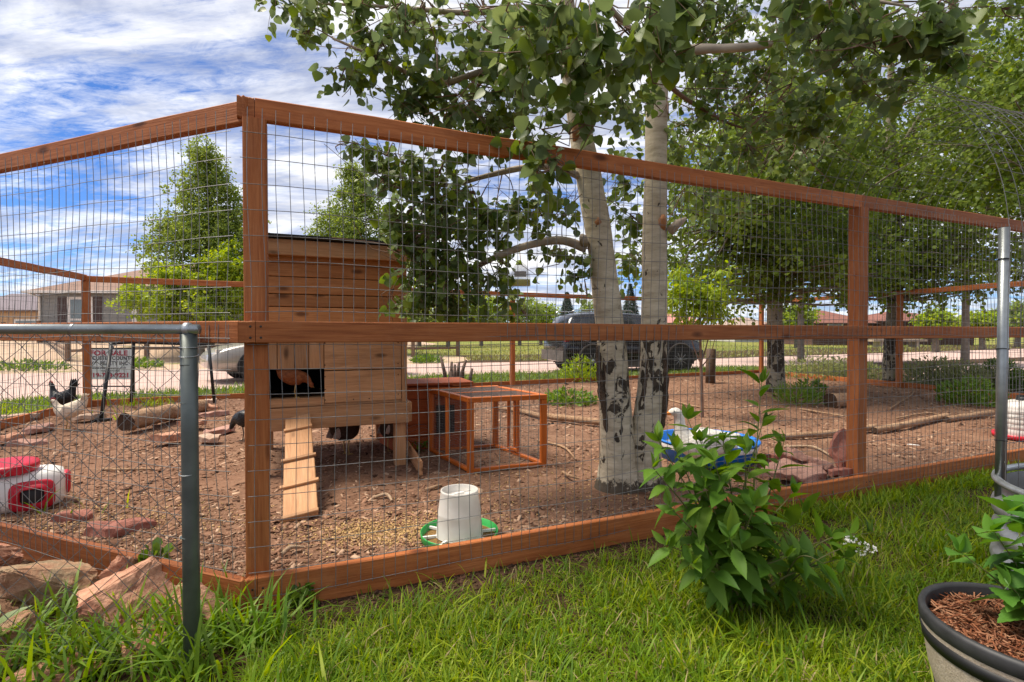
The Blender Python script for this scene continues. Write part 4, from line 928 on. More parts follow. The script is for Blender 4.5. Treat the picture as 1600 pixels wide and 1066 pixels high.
def aspen_bark(name, scar=1.0, thr=.60, val=1.0):
    m, nt, n, l, b = nodes(name)
    v = coords(n, l); st = n.new('ShaderNodeMapping'); st.inputs['Scale'].default_value = (2.2, 2.2, 9); l.new(v, st.inputs[0])
    t = noise(n, l, st.outputs[0], 3, 6, .6); c = ramp(n, l, t, [(.3, (.33*val, .275*val, .19*val)), (.55, (.49*val, .425*val, .31*val)), (.75, (.58*val, .515*val, .39*val))])
    lt = n.new('ShaderNodeMapping'); lt.inputs['Scale'].default_value = (9, 9, 46); l.new(v, lt.inputs[0])
    c = mixc(n, l, ramp(n, l, noise(n, l, lt.outputs[0], 1.6, 4, .6), [(.62, (0, 0, 0)), (.70, (.55,)*3)]), c, (.17, .14, .105))
    # dark scars, thicker towards the foot where the bark has furrowed
    sep = n.new('ShaderNodeSeparateXYZ'); l.new(v, sep.inputs[0])
    zd = n.new('ShaderNodeMath'); zd.operation = 'MULTIPLY'; zd.inputs[1].default_value = .5; l.new(sep.outputs[2], zd.inputs[0])
    zr = ramp(n, l, zd.outputs[0], [(.05, (.40,)*3), (.2, (.55,)*3), (.42, (.88,)*3), (.52, (.80,)*3), (.62, (.30,)*3), (.9, (.12,)*3)])
    mr = n.new('ShaderNodeMapRange'); mr.inputs[1].default_value = .25; mr.inputs[2].default_value = 1.0; mr.inputs[3].default_value = -.02; mr.inputs[4].default_value = .12*scar; mr.clamp = False; l.new(zr, mr.inputs[0])
    s1 = n.new('ShaderNodeMapping'); s1.inputs['Scale'].default_value = (7, 7, 4.0); l.new(v, s1.inputs[0])
    sc = noise(n, l, s1.outputs[0], 1.5, 8, .62, 1.3); ad = n.new('ShaderNodeMath'); ad.operation = 'ADD'; l.new(sc, ad.inputs[0]); l.new(mr.outputs[0], ad.inputs[1])
    fac = ramp(n, l, ad.outputs[0], [(thr, (0, 0, 0)), (thr+.03, (.95,)*3)])
    t4 = noise(n, l, v, 28, 5, .7); c = mixc(n, l, fac, c, ramp(n, l, t4, [(.35, (.012, .010, .008)), (.7, (.085, .06, .042))]))
    # foot of the trunk
    mf = n.new('ShaderNodeMapRange'); mf.inputs[1].default_value = .07; mf.inputs[2].default_value = .17; mf.inputs[3].default_value = .36; mf.inputs[4].default_value = 0; l.new(sep.outputs[2], mf.inputs[0])
    a2 = n.new('ShaderNodeMath'); a2.operation = 'ADD'; l.new(t4, a2.inputs[0]); l.new(mf.outputs[0], a2.inputs[1])
    c = mixc(n, l, ramp(n, l, a2.outputs[0], [(.66, (0, 0, 0)), (.74, (.9,)*3)]), c, (.05, .036, .026))
    l.new(c, b.inputs['Base Color']); b.inputs['Roughness'].default_value = .8; b.inputs['Specular IOR Level'].default_value = .2
    sub = n.new('ShaderNodeMath'); sub.operation = 'MULTIPLY'; l.new(fac, sub.inputs[0]); sub.inputs[1].default_value = -.7; a3 = n.new('ShaderNodeMath'); a3.operation = 'ADD'; l.new(sub.outputs[0], a3.inputs[0]); l.new(t4, a3.inputs[1])
    bump(n, l, b, a3.outputs[0], .6, .012); return m
ABARK = aspen_bark('aspen_bark', .75, .595, 1.1); ABARKD = aspen_bark('aspen_bark_scarred', 1.25, .60, 1.1); ABARK2 = aspen_bark('aspen_bark_plain', 1.3, .56, .62); TWIG = plain('twig_bark', (.20, .12, .08), .8, 0, .3, 12); LIMB = plain('limb_bark', (.40, .33, .25), .8, 0, .25, 9, .3); GBARK = plain('grey_bark', (.17, .14, .11), .9, 0, .35, 9, .6)
RAW = wood('split_wood', (.22, .08, .03), (.42, .19, .08), (.5, .27, .13), knots=False)
def trunk(name, pts, mat, parent, n=22, samples=40, rough=.05, seed=0):
    """pts: (Vector, radius)"""
    S = spline([(*p, r) for p, r in pts], samples); b = MB(); b.tube([s[:3] for s in S], [s[3] for s in S], n)
    V = []
    for i, v in enumerate(b.v):
        v = Vector(v); k = mnoise.fractal(v*Vector((6, 6, 2.5)) if False else Vector((v.x*6, v.y*6, v.z*2.5+seed)), 1, 2, 4); c = Vector(S[min(i//n, samples-1)][:3]); V.append(tuple(c+(v-c)*(1+rough*k)))
    b.v = V; return b.build(name, mat, parent)

# ------------------------------------------------------------------ the twin-trunked aspen
def aspen():
    rg = np.random.default_rng(21); Y0 = 3.6
    t = thing('aspen_tree', 'pale twin trunked aspen with black scarred bark inside the pen', 'tree', (.79, 3.62, .03))
    def tp(px, py, w, Y=Y0): return (P(px, py, Y), w/2*Y/800)
    trunk('trunk', [tp(966, 790, 88), tp(966, 764, 74), tp(966, 740, 63), tp(966, 700, 55), tp(960, 620, 49), tp(955, 540, 45), tp(940, 400, 41), tp(922, 285, 40), tp(905, 195, 35), tp(893, 110, 32), tp(884, 10, 27), tp(872, -160, 22, 3.7), tp(868, -420, 16, 3.9)], ABARK, t, 28, 70, .07, 1)
    trunk('trunk', [tp(1010, 790, 74, 3.62), tp(1009, 764, 62, 3.62), tp(1008, 740, 54, 3.62), tp(1008, 700, 49), tp(1017, 610, 43), tp(1021, 540, 39), tp(1023, 400, 37), tp(1024, 285, 34), tp(1026, 180, 32), tp(1030, 108, 32), tp(1052, 45, 24), tp(1086, -30, 20), tp(1120, -200, 17, 3.5), tp(1150, -420, 12, 3.4)], ABARKD, t, 28, 70, .07, 5)
    limbs = [ # polylines (px,py,Y), start radius
        ([(1046, 92, 3.6), (1085, 78, 3.5), (1130, 76, 3.4), (1185, 72, 3.3), (1240, 60, 3.2), (1330, 50, 3.0), (1420, 60, 2.8)], .038, LIMB),
        ([(915, 388, 3.58), (880, 376, 3.55), (840, 380, 3.5), (790, 395, 3.5), (740, 418, 3.5), (690, 436, 3.5), (650, 440, 3.5)], .036, LIMB),
        ([(905, 275, 3.58), (870, 262, 3.5), (820, 262, 3.4), (760, 275, 3.4), (700, 290, 3.4), (640, 285, 3.4)], .030, LIMB),
        ([(895, 120, 3.6), (840, 95, 3.3), (760, 110, 3.1), (680, 130, 3.0), (600, 95, 3.0), (520, 60, 3.0)], .026, LIMB),
        ([(888, 60, 3.6), (820, 20, 3.2), (720, 20, 3.0), (600, 10, 3.0), (480, 5, 3.1)], .024, LIMB),
        ([(1035, 100, 3.6), (1000, 60, 3.1), (960, 20, 2.7), (920, -40, 2.4)], .026, LIMB),
        ([(1080, -20, 3.6), (1180, -30, 3.1), (1300, -10, 2.7), (1420, 10, 2.5)], .022, LIMB),
        ([(1030, 120, 3.6), (1080, 160, 4.0), (1160, 200, 4.4), (1250, 210, 4.8)], .020, TWIG),
        ([(870, 262, 3.5), (840, 270, 3.0), (850, 240, 2.62), (848, 262, 2.5)], .010, TWIG),
        ([(760, 110, 3.1), (730, 170, 3.2), (700, 240, 3.3), (660, 330, 3.4), (640, 420, 3.4)], .012, TWIG),
        ([(740, 300, 3.4), (650, 320, 3.4), (620, 370, 3.35), (600, 345, 3.3)], .010, TWIG),
        ([(700, 290, 3.4), (620, 250, 3.3), (560, 225, 3.2)], .009, TWIG)]
    LP = []
    for pts, r, mt in limbs:
        q = [P(*p) for p in pts]; k = len(q); trunk('limb', [(p, r*(1-.72*i/(k-1))) for i, p in enumerate(q)], mt, t, 10, 26, .12, k); LP += [np.array(s) for s in spline(q, 30)]
    LP = np.array(LP)
    # torn stubs
    for (px, py, ang, L) in ((903, 212, 1.9, .10), (1048, 356, .55, .12), (1034, 352, 1.5, .07), (914, 376, 2.2, .05), (934, 352, 1.6, .05)):
        c = P(px, py, 3.53); b = MB(); b.tube([c+Vector((0, .03, -.02)), c+Vector((math.cos(ang)*L*.5, -.01, math.sin(ang)*L*.5)), c+Vector((math.cos(ang)*L, -.015, math.sin(ang)*L))], [.034, .028, .010], 10); b.build('broken_stub', RAW if L < .11 and py < 360 else LIMB, t)
    # blackened bark ridges on the outer edges of both trunks
    SCAR = stone_mat('black_scar', [(.012, .010, .008), (.06, .042, .03), (.15, .09, .055), (.20, .15, .11)], 22)
    for pts, r in (([(934, 540), (937, 590), (944, 640), (952, 690)], .03), ([(945, 545), (946, 600), (955, 660)], .018), ([(1037, 545), (1040, 590), (1038, 640), (1028, 690)], .026), ([(1012, 560), (1008, 610), (1004, 660)], .016), ([(1028, 560), (1027, 610), (1020, 660)], .018), ([(990, 690), (988, 725), (986, 750)], .012)):
        r *= .8; q = [P(px, py, 3.535) for px, py in pts]; k = len(q); S = spline(q, 18); b = MB(); b.tube(S, [r*(.25+.85*math.sin(math.pi*min(1, max(0, (i+.5)/18)))**.7)*(1+.25*mnoise.noise(Vector((i*.9, r*100, px)))) for i in range(18)], 9)
        b.v = [tuple(Vector(v)+Vector((mnoise.noise(Vector(v)*30), mnoise.noise(Vector(v)*30+Vector((5, 0, 0))), 0))*r*.5) for v in b.v]; b.build('bark_scar', SCAR, t)
    # leaf clumps (photo position, distance, radius in pixels across, up, radius in depth, twigs)
    CL = [(930, 30, 2.15, 130, 60, .25, 22), (1000, 70, 2.2, 70, 50, .2, 9), (830, 60, 2.3, 70, 60, .25, 13), (870, 160, 2.5, 60, 60, .2, 10), (1040, 10, 2.2, 50, 40, .2, 6),
          (760, 90, 3.0, 110, 90, .35, 46), (660, 60, 3.0, 110, 70, .35, 40), (700, 170, 3.1, 90, 60, .3, 30), (600, 30, 3.1, 70, 45, .3, 16), (520, 20, 3.1, 80, 26, .25, 12), (470, 5, 3.1, 50, 14, .2, 7), (432, -4, 3.1, 26, 10, .12, 4), (480, 50, 3.0, 12, 12, .08, 2), (550, 115, 3.0, 26, 22, .12, 6), (590, 80, 3.0, 40, 50, .2, 9), (640, 150, 3.0, 40, 40, .2, 10), (605, 150, 3.0, 14, 12, .1, 2), (770, 200, 3.0, 70, 40, .25, 20), (850, 90, 3.2, 60, 70, .3, 20), (905, 100, 3.3, 30, 60, .2, 8), (960, 120, 3.0, 60, 50, .3, 14), (985, 180, 3.2, 40, 40, .25, 10),
          (560, 228, 3.2, 22, 14, .1, 4), (600, 250, 3.3, 34, 20, .15, 8), (640, 280, 3.4, 60, 40, .25, 22), (690, 320, 3.4, 60, 60, .3, 34), (650, 370, 3.4, 50, 45, .25, 26), (670, 430, 3.4, 55, 50, .25, 32), (720, 400, 3.4, 40, 50, .25, 20), (700, 470, 3.4, 50, 26, .2, 14), (610, 340, 3.3, 30, 25, .15, 9), (640, 470, 3.4, 24, 26, .15, 8), (740, 330, 3.4, 40, 50, .25, 16), (760, 455, 3.5, 22, 40, .15, 7),
          (800, 320, 3.4, 50, 40, .25, 12), (840, 340, 3.5, 40, 30, .2, 7), (790, 440, 3.6, 22, 40, .15, 8), (800, 480, 3.6, 30, 20, .15, 6), (850, 300, 3.4, 30, 24, .2, 6), (870, 395, 3.5, 40, 14, .15, 5), (905, 430, 3.55, 12, 34, .1, 5), (880, 320, 3.5, 30, 30, .2, 5), (770, 360, 3.5, 30, 30, .2, 7),
          (848, 258, 2.5, 24, 26, .08, 4), (835, 238, 2.55, 16, 14, .06, 2), (978, 330, 3.9, 26, 40, .25, 11), (985, 400, 3.95, 20, 40, .2, 8), (968, 270, 3.9, 26, 30, .2, 8), (1060, 230, 3.7, 40, 40, .2, 9),
          (1120, 40, 4.1, 70, 60, .3, 24), (1130, 140, 4.2, 70, 50, .35, 24), (1200, 110, 4.1, 70, 70, .3, 30), (1240, 30, 3.0, 40, 30, .2, 8), (1280, 60, 2.9, 80, 60, .3, 20), (1370, 50, 2.7, 80, 50, .25, 16), (1440, 50, 2.5, 60, 40, .2, 10), (1480, 90, 2.5, 40, 30, .15, 5), (1310, 140, 3.4, 80, 50, .3, 20), (1230, 190, 3.6, 70, 40, .3, 16), (1150, 15, 3.9, 80, 30, .25, 18), (1300, 5, 2.6, 100, 26, .2, 12), (1400, 130, 2.9, 50, 40, .25, 9), (1085, 40, 3.9, 40, 50, .3, 16), (1090, 120, 4.1, 40, 50, .3, 16), (1075, 200, 4.2, 36, 40, .3, 14), (1085, 290, 4.4, 40, 40, .3, 14), (1500, 30, 3.2, 60, 40, .3, 14), (1150, 300, 4.6, 50, 40, .3, 14), (1170, 230, 4.2, 70, 50, .3, 20), (1260, 250, 4.5, 60, 40, .3, 16)]
    cl = []
    for px, py, Y, rx, ry, rd, n in CL: cl.append((P(px, py, Y), (rx*Y/800, rd, ry*Y/800), n))
    for i in range(30):   # crown above the picture
        a = rg.random()*6.283; r = 2.3*rg.random()**.5; z = rg.uniform(3.6, 6.6); k = 1-(z-3.6)/4.2
        cl.append(((.85+r*k*math.cos(a)*1.1, 3.5+r*k*math.sin(a)*.8, z), (.45, .45, .35), 18))
    pos, ax, nr, sz, tws = twig_leaves(cl, rg, .058, 10, (.15, .30), .22); sz = np.where(pos[:, 1] < 2.75, sz*1.22, sz)
    # connecting twigs from the limbs
    con = []
    for c, rad, n in cl:
        c = np.array(c); d = ((LP-c)**2).sum(1); j = d.argmin()
        if d[j] > 6: continue
        for k in range(max(1, min(4, n//6))):
            e = c+rg.normal(size=3)*np.array(rad)*.55; m = (LP[j]+e)/2+rg.normal(size=3)*.05+np.array([0, 0, .04]); con.append(spline([LP[j], m, e], 8))
            for w in range(3): con.append(spline([m*.4+e*.6, e+rg.normal(size=3)*np.array(rad)*.3, e+rg.normal(size=3)*np.array(rad)*.7], 5))
    V, F = tri_tubes(con, .0055, .0018); o = obj_np('branchlets', V, F, TWIG, t, kind='stuff')
    V, F = tri_tubes([np.array(x) for x in tws], .0022, .001); o = obj_np('twigs', V, F, TWIG, t, kind='stuff')
    Rm = rots(ax, nr)
    # nearest leaves in view: single leaves; the rest one mass
    py = 533-800*((pos[:, 2]-EYE)/pos[:, 1]); px = 800+800*pos[:, 0]/pos[:, 1]
    vis = (pos[:, 1] > .5) & (px > -10) & (px < 1610) & (py > -10) & (py < 1070)
    score = np.where(vis, sz/pos[:, 1], 0); order = np.argsort(-score); single = order[:300]; mass = np.ones(len(pos), bool); mass[single] = False
    up_ = mass & ~vis; mass &= vis
    V, F, rd = scatter(ASPEN_T, pos[mass], Rm[mass], sz[mass], rg); obj_np('foliage', V, F, ASPL, t, rnd=rd, kind='stuff', smooth=True)
    V, F, rd = scatter(HEX_T, pos[up_], Rm[up_], sz[up_], rg); obj_np('upper_foliage', V, F, ASPL, t, rnd=rd, kind='stuff')
    me = mesh_np('leaf', *ASPEN_T, smooth=True); me.materials.append(ASPL)
    for i in single:
        M = Matrix([[*Rm[i][r]*sz[i], pos[i][r]] for r in range(3)]+[[0, 0, 0, 1]]); link(bpy.data.objects.new('leaf', me), t, M)
aspen()

# ------------------------------------------------------------------ other trees
def tree(name, label, base, trunk_pts, clumps, mat, leaf, seed, tpl=ROUND_T, per=8, tw=(.3, .6), bark=GBARK, group=None, droop=.15, limbs=(), crown_name='crown', cat='tree'):
    rg = np.random.default_rng(seed); t = thing(name, label, cat, base, 0, group)
    base = Vector(base); tr = trunk('trunk', [(Vector(p), r) for p, r in trunk_pts], bark, t, 14, 24, .1, seed)
    LP = spline([p for p, r in trunk_pts], 30); allp = [LP]
    for pts, r in limbs:
        k = len(pts); trunk('limb', [(Vector(p), r*(1-.75*i/(k-1))) for i, p in enumerate(pts)], bark, t, 8, 14, .1, seed); allp.append(spline(pts, 16))
    LP = np.vstack(allp)
    pos, ax, nr, sz, tws = twig_leaves(clumps, rg, leaf, per, tw, droop)
    con = []
    for c, rad, n in clumps:
        c = np.array(c); j = (((LP-c)**2).sum(1)+np.maximum(0, LP[:, 2]-c[2])*2).argmin()
        for k in range(1):
            e = c+rg.normal(size=3)*np.array(rad)*.4; con.append(spline([LP[j], (LP[j]+e)/2+rg.normal(size=3)*.04*np.linalg.norm(LP[j]-e), e], 6))
    sc = trunk_pts[0][1]
    V, F = tri_tubes(con, sc*.16, sc*.04); obj_np('branches', V, F, bark, t, kind='stuff')
    V, F, rd = scatter(tpl, pos, rots(ax, nr), sz, rg); o = obj_np(crown_name, V, F, mat, t, rnd=rd, kind='stuff'); return t
def skirt(c, r, z0, z1, k, seed):
    """small drooping sprays of uneven height under a crown"""
    q = np.random.default_rng(seed); out = []
    for i in range(k):
        a = q.random()*6.283; d = r*q.random()**.5; s = q.uniform(.14, .26); out.append((np.array([c[0]+d*math.cos(a), c[1]+d*.6*math.sin(a), z0+(z1-z0)*q.random()**1.6]), (s, s, s*1.5), int(q.integers(4, 10))))
    return out
def blob_clumps(c, rad, k, sub, n, seed, shape=None):
    """k clumps spread through an ellipsoid, uneven outline"""
    q = np.random.default_rng(seed); out = []
    for i in range(k):
        d = sphere_dir(1, q)[0]; r = q.random()**.4; p = np.array(c)+d*r*np.array(rad)
        if shape: p = shape(p, q)
        s = sub*q.uniform(.6, 1.3); out.append((p, (s, s, s*.8), n))
    return out
# aspens at the right inside and beyond the pen
b2 = Vector((4.9, 9.5, .03))
c2 = blob_clumps((4.75, 9.2, 4.6), (1.9, 1.6, 2.6), 80, .55, 15, 1)+blob_clumps((3.6, 8.0, 3.9), (1.6, 1.2, 1.6), 56, .45, 14, 2)+blob_clumps((4.3, 8.6, 2.8), (2.1, .9, .75), 60, .34, 12, 3)+blob_clumps((5.1, 9.0, 2.25), (1.5, .7, .4), 26, .26, 9, 33)+skirt((4.4, 8.9), 2.3, 1.8, 2.7, 60, 34)
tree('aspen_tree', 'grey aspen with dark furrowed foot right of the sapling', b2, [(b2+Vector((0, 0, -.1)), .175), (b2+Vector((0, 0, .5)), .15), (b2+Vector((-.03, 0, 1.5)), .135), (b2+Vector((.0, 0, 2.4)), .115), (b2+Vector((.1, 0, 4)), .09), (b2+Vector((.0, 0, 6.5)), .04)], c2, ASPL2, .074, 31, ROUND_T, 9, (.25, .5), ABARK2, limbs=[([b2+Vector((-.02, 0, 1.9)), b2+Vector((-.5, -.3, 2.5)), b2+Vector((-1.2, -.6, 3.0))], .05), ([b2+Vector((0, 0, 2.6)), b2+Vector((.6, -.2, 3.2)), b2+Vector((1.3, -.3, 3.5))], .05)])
b3 = Vector((8.55, 11.5, .0))
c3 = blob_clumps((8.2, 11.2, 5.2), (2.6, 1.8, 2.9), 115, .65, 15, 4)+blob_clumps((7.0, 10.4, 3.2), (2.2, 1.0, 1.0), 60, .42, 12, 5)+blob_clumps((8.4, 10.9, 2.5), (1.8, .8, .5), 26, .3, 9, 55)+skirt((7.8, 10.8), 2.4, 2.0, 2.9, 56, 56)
tree('aspen_tree', 'tall aspen behind the second front post with a pale fork', b3, [(b3+Vector((0, 0, -.1)), .2), (b3+Vector((0, 0, .8)), .165), (b3+Vector((.05, 0, 2.3)), .145), (b3+Vector((0, 0, 4)), .12), (b3+Vector((-.1, 0, 5.4)), .10), (b3+Vector((-.1, 0, 8)), .04)], c3, ASPL2, .08, 32, ROUND_T, 9, (.3, .55), ABARK2, limbs=[([b3+Vector((-.05, 0, 4.9)), b3+Vector((-.6, -.1, 5.6)), b3+Vector((-1.1, -.2, 6.3))], .06), ([b3+Vector((-.05, 0, 5.0)), b3+Vector((.5, 0, 5.9)), b3+Vector((.9, 0, 6.6))], .06), ([b3+Vector((0, 0, 2.6)), b3+Vector((.7, -.3, 3.1)), b3+Vector((1.6, -.5, 3.4))], .05)])
b4 = Vector((10.6, 9.4, .0))
c4 = blob_clumps((9.6, 8.8, 4.7), (2.3, 1.7, 2.3), 105, .6, 14, 6)+blob_clumps((8.2, 7.6, 5.4), (1.5, 1.0, 1.7), 56, .48, 13, 7)+blob_clumps((9.3, 9.0, 2.9), (1.4, .8, 1.0), 36, .42, 12, 8)
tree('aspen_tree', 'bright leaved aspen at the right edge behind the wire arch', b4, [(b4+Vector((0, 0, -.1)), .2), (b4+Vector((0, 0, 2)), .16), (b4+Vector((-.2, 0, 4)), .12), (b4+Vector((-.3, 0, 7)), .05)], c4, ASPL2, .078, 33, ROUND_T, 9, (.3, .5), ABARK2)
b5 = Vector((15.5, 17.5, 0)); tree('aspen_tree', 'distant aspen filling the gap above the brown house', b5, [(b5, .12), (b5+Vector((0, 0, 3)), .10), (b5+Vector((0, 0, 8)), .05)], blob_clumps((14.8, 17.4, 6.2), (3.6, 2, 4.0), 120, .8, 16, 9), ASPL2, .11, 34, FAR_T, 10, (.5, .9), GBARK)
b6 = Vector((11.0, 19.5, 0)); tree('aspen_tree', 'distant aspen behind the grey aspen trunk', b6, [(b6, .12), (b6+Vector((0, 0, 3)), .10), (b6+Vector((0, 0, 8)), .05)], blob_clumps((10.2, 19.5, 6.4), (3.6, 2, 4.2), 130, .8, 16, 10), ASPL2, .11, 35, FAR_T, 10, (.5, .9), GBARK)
# sapling
bs = G(1095, 652, .06)
def sp(px, py): return P(px, py, bs.y)
tree('sapling', 'young sapling with bright yellow green leaves behind the mid rail', bs, [(sp(1097, 660), .025), (sp(1096, 600), .021), (sp(1095, 560), .018), (sp(1093, 500), .013), (sp(1088, 440), .006)], [(sp(px, py), (rx*.008, .22, ry*.008), n) for px, py, rx, ry, n in ((1065, 440, 20, 22, 34), (1050, 470, 12, 20, 18), (1100, 475, 24, 22, 40), (1120, 455, 16, 22, 24), (1125, 490, 18, 12, 22), (1075, 490, 26, 12, 30), (1060, 420, 10, 10, 9), (1125, 425, 10, 10, 9), (1090, 455, 20, 20, 44), (1070, 455, 22, 24, 24), (1110, 480, 22, 20, 24))], YOUNG, .075, 41, LANCE_T, 9, (.14, .28), TWIG, cat='sapling',
     limbs=[([sp(1096, 570), sp(1085, 545), sp(1078, 520), sp(1066, 470)], .012), ([sp(1096, 565), sp(1104, 540), sp(1112, 500), sp(1118, 465)], .012), ([sp(1095, 575), sp(1110, 555), sp(1117, 530), sp(1128, 490)], .009)])
b = MB()
# trees across the road at the left
def cone(p, q): return p
bL = Vector((-11.9, 21.5, 0))
def taper(c, h, r):
    def f(p, q):
        k = np.clip((c[2]+h-p[2])/(2*h), .12, 1)**.75; return np.array([c[0]+(p[0]-c[0])*k*1.25, c[1]+(p[1]-c[1])*k, p[2]])
    return f
cL = (-13.1, 22, 5.3); tree('cottonwood_tree', 'tall pointed green tree left of the corner post', (-13.1, 22.2, 0), [((-13.1, 22.2, 0), .2), ((-13.1, 22.2, 4), .14), ((-13.1, 22.2, 8.7), .04)], blob_clumps(cL, (3.1, 2.0, 4.2), 210, .6, 17, 12, taper(cL, 4.0, 2)), COTT, .095, 51, FAR_T, 11, (.4, .75))
tree('young_tree', 'bright lime green bushy tree in front of the tall tree', (-12.5, 20.6, 0), [((-12.5, 20.6, 0), .12), ((-12.5, 20.6, 1.5), .1), ((-12.4, 20.6, 4), .03)], blob_clumps((-12.9, 20.6, 2.6), (2.5, 1.3, 1.5), 110, .45, 14, 13)+blob_clumps((-11.4, 20.6, 3.5), (1.1, .9, 1.1), 36, .38, 13, 14), YOUNG, .11, 52, FAR_T, 12, (.3, .6))
cM = (-8.3, 27, 5.9); tree('cottonwood_tree', 'pointed pale green tree rising behind the coop roof', (-8.3, 27.2, 0), [((-8.3, 27.2, 0), .2), ((-8.3, 27.2, 4), .14), ((-8.3, 27.2, 9.5), .04)], blob_clumps(cM, (3.4, 2.2, 4.4), 210, .62, 16, 15, taper(cM, 4.2, 2)), COTT, .10, 53, FAR_T, 11, (.4, .8))
tree('young_tree', 'low yellow green tree at the right end of the coop roof', (-5.9, 25, 0), [((-5.9, 25, 0), .12), ((-5.9, 25, 3), .05)], blob_clumps((-5.9, 25, 3.2), (1.5, 1, 1.8), 50, .45, 12, 16), YOUNG, .10, 54, FAR_T, 12, (.3, .6))
for i, (px, top, Yd, w, m, lb) in enumerate(((700, 440, 40, 55, COTT, 'rounded far tree behind the hanging aspen leaves'), (752, 455, 44, 40, YOUNG, 'light green far tree left of the trap bag'), (812, 462, 46, 46, COTT, 'broad far tree below the trap bag'), (845, 470, 48, 32, YOUNG, 'yellowish far tree above the tail of the dark car'), (922, 468, 60, 22, COTT, 'small round far tree between the two spruces'), (1030, 470, 70, 30, COTT, 'far tree between the right trunk and the sapling'),
                                            (1245, 470, 38, 34, YOUNG, 'light green tree left of the brown roof'), (1462, 488, 30, 22, YOUNG, 'small pale tree before the brown house'), (1535, 490, 34, 26, YOUNG, 'light shrub at the right end of the brown house'), (1590, 470, 40, 40, COTT, 'far tree right of the brown house'), (440, 470, 45, 60, COTT, 'far tree hidden behind the coop'), (655, 470, 42, 40, COTT, 'far green tree just right of the coop wall'))):
    c = P(px, (top+515)/2, Yd); h = (515-top)/2*Yd/800; r = w*Yd/800/1
    base = Vector((c.x, Yd, 0)); tree('distant_tree', lb, base, [(base, .18), (base+Vector((0, 0, 1.5)), .14), (Vector((c.x, Yd, c.z+h*.6)), .05)], blob_clumps(c, (r*.8, r*.7, h*.95), 46, max(.4, h*.3), 10, 60+i), m, .2, 70+i, ROUND_T, 7, (.5, 1.0), group='trees across the road')
def spruce(label, px, top, Yd, w, seed):
    c = P(px, top, Yd); base = Vector((c.x, Yd, 0)); H = c.z; rg = np.random.default_rng(seed); t = thing('spruce_tree', label, 'tree', base, group='trees across the road')
    b = MB(); b.tube([base, (c.x, Yd, H*.98)], [.16, .02], 8); b.build('trunk', GBARK, t)
    n = 5200; z = rg.random(n)**1.5*.98+.02; rr = (1-z)*w*Yd/800; a = rg.random(n)*6.283; lay = .72+.28*np.abs(np.sin(z*38+a*2)); k = rr*(.35+.65*rg.random(n)**.5)*lay
    pos = np.stack([c.x+np.cos(a)*k, Yd+np.sin(a)*k, z*H-.15*k], 1); ax = np.stack([np.cos(a), np.sin(a), np.full(n, -.25)], 1)+rg.normal(size=(n, 3))*.25
    V, F, rd = scatter(leaf_tpl([(0, .06), (.5, .11), (1, .01)], .3, .2), pos, rots(ax, sphere_dir(n, rg)*.4+np.array([0, 0, 1])), np.full(n, .55)*(.5+.8*(1-z)), rg); obj_np('crown', V, F, SPRC, t, rnd=rd, kind='stuff')
spruce('dark blue green spruce above the roof of the dark car', 886, 456, 55, 22, 1); spruce('taller spruce between the two aspen trunks', 985, 443, 60, 24, 2)
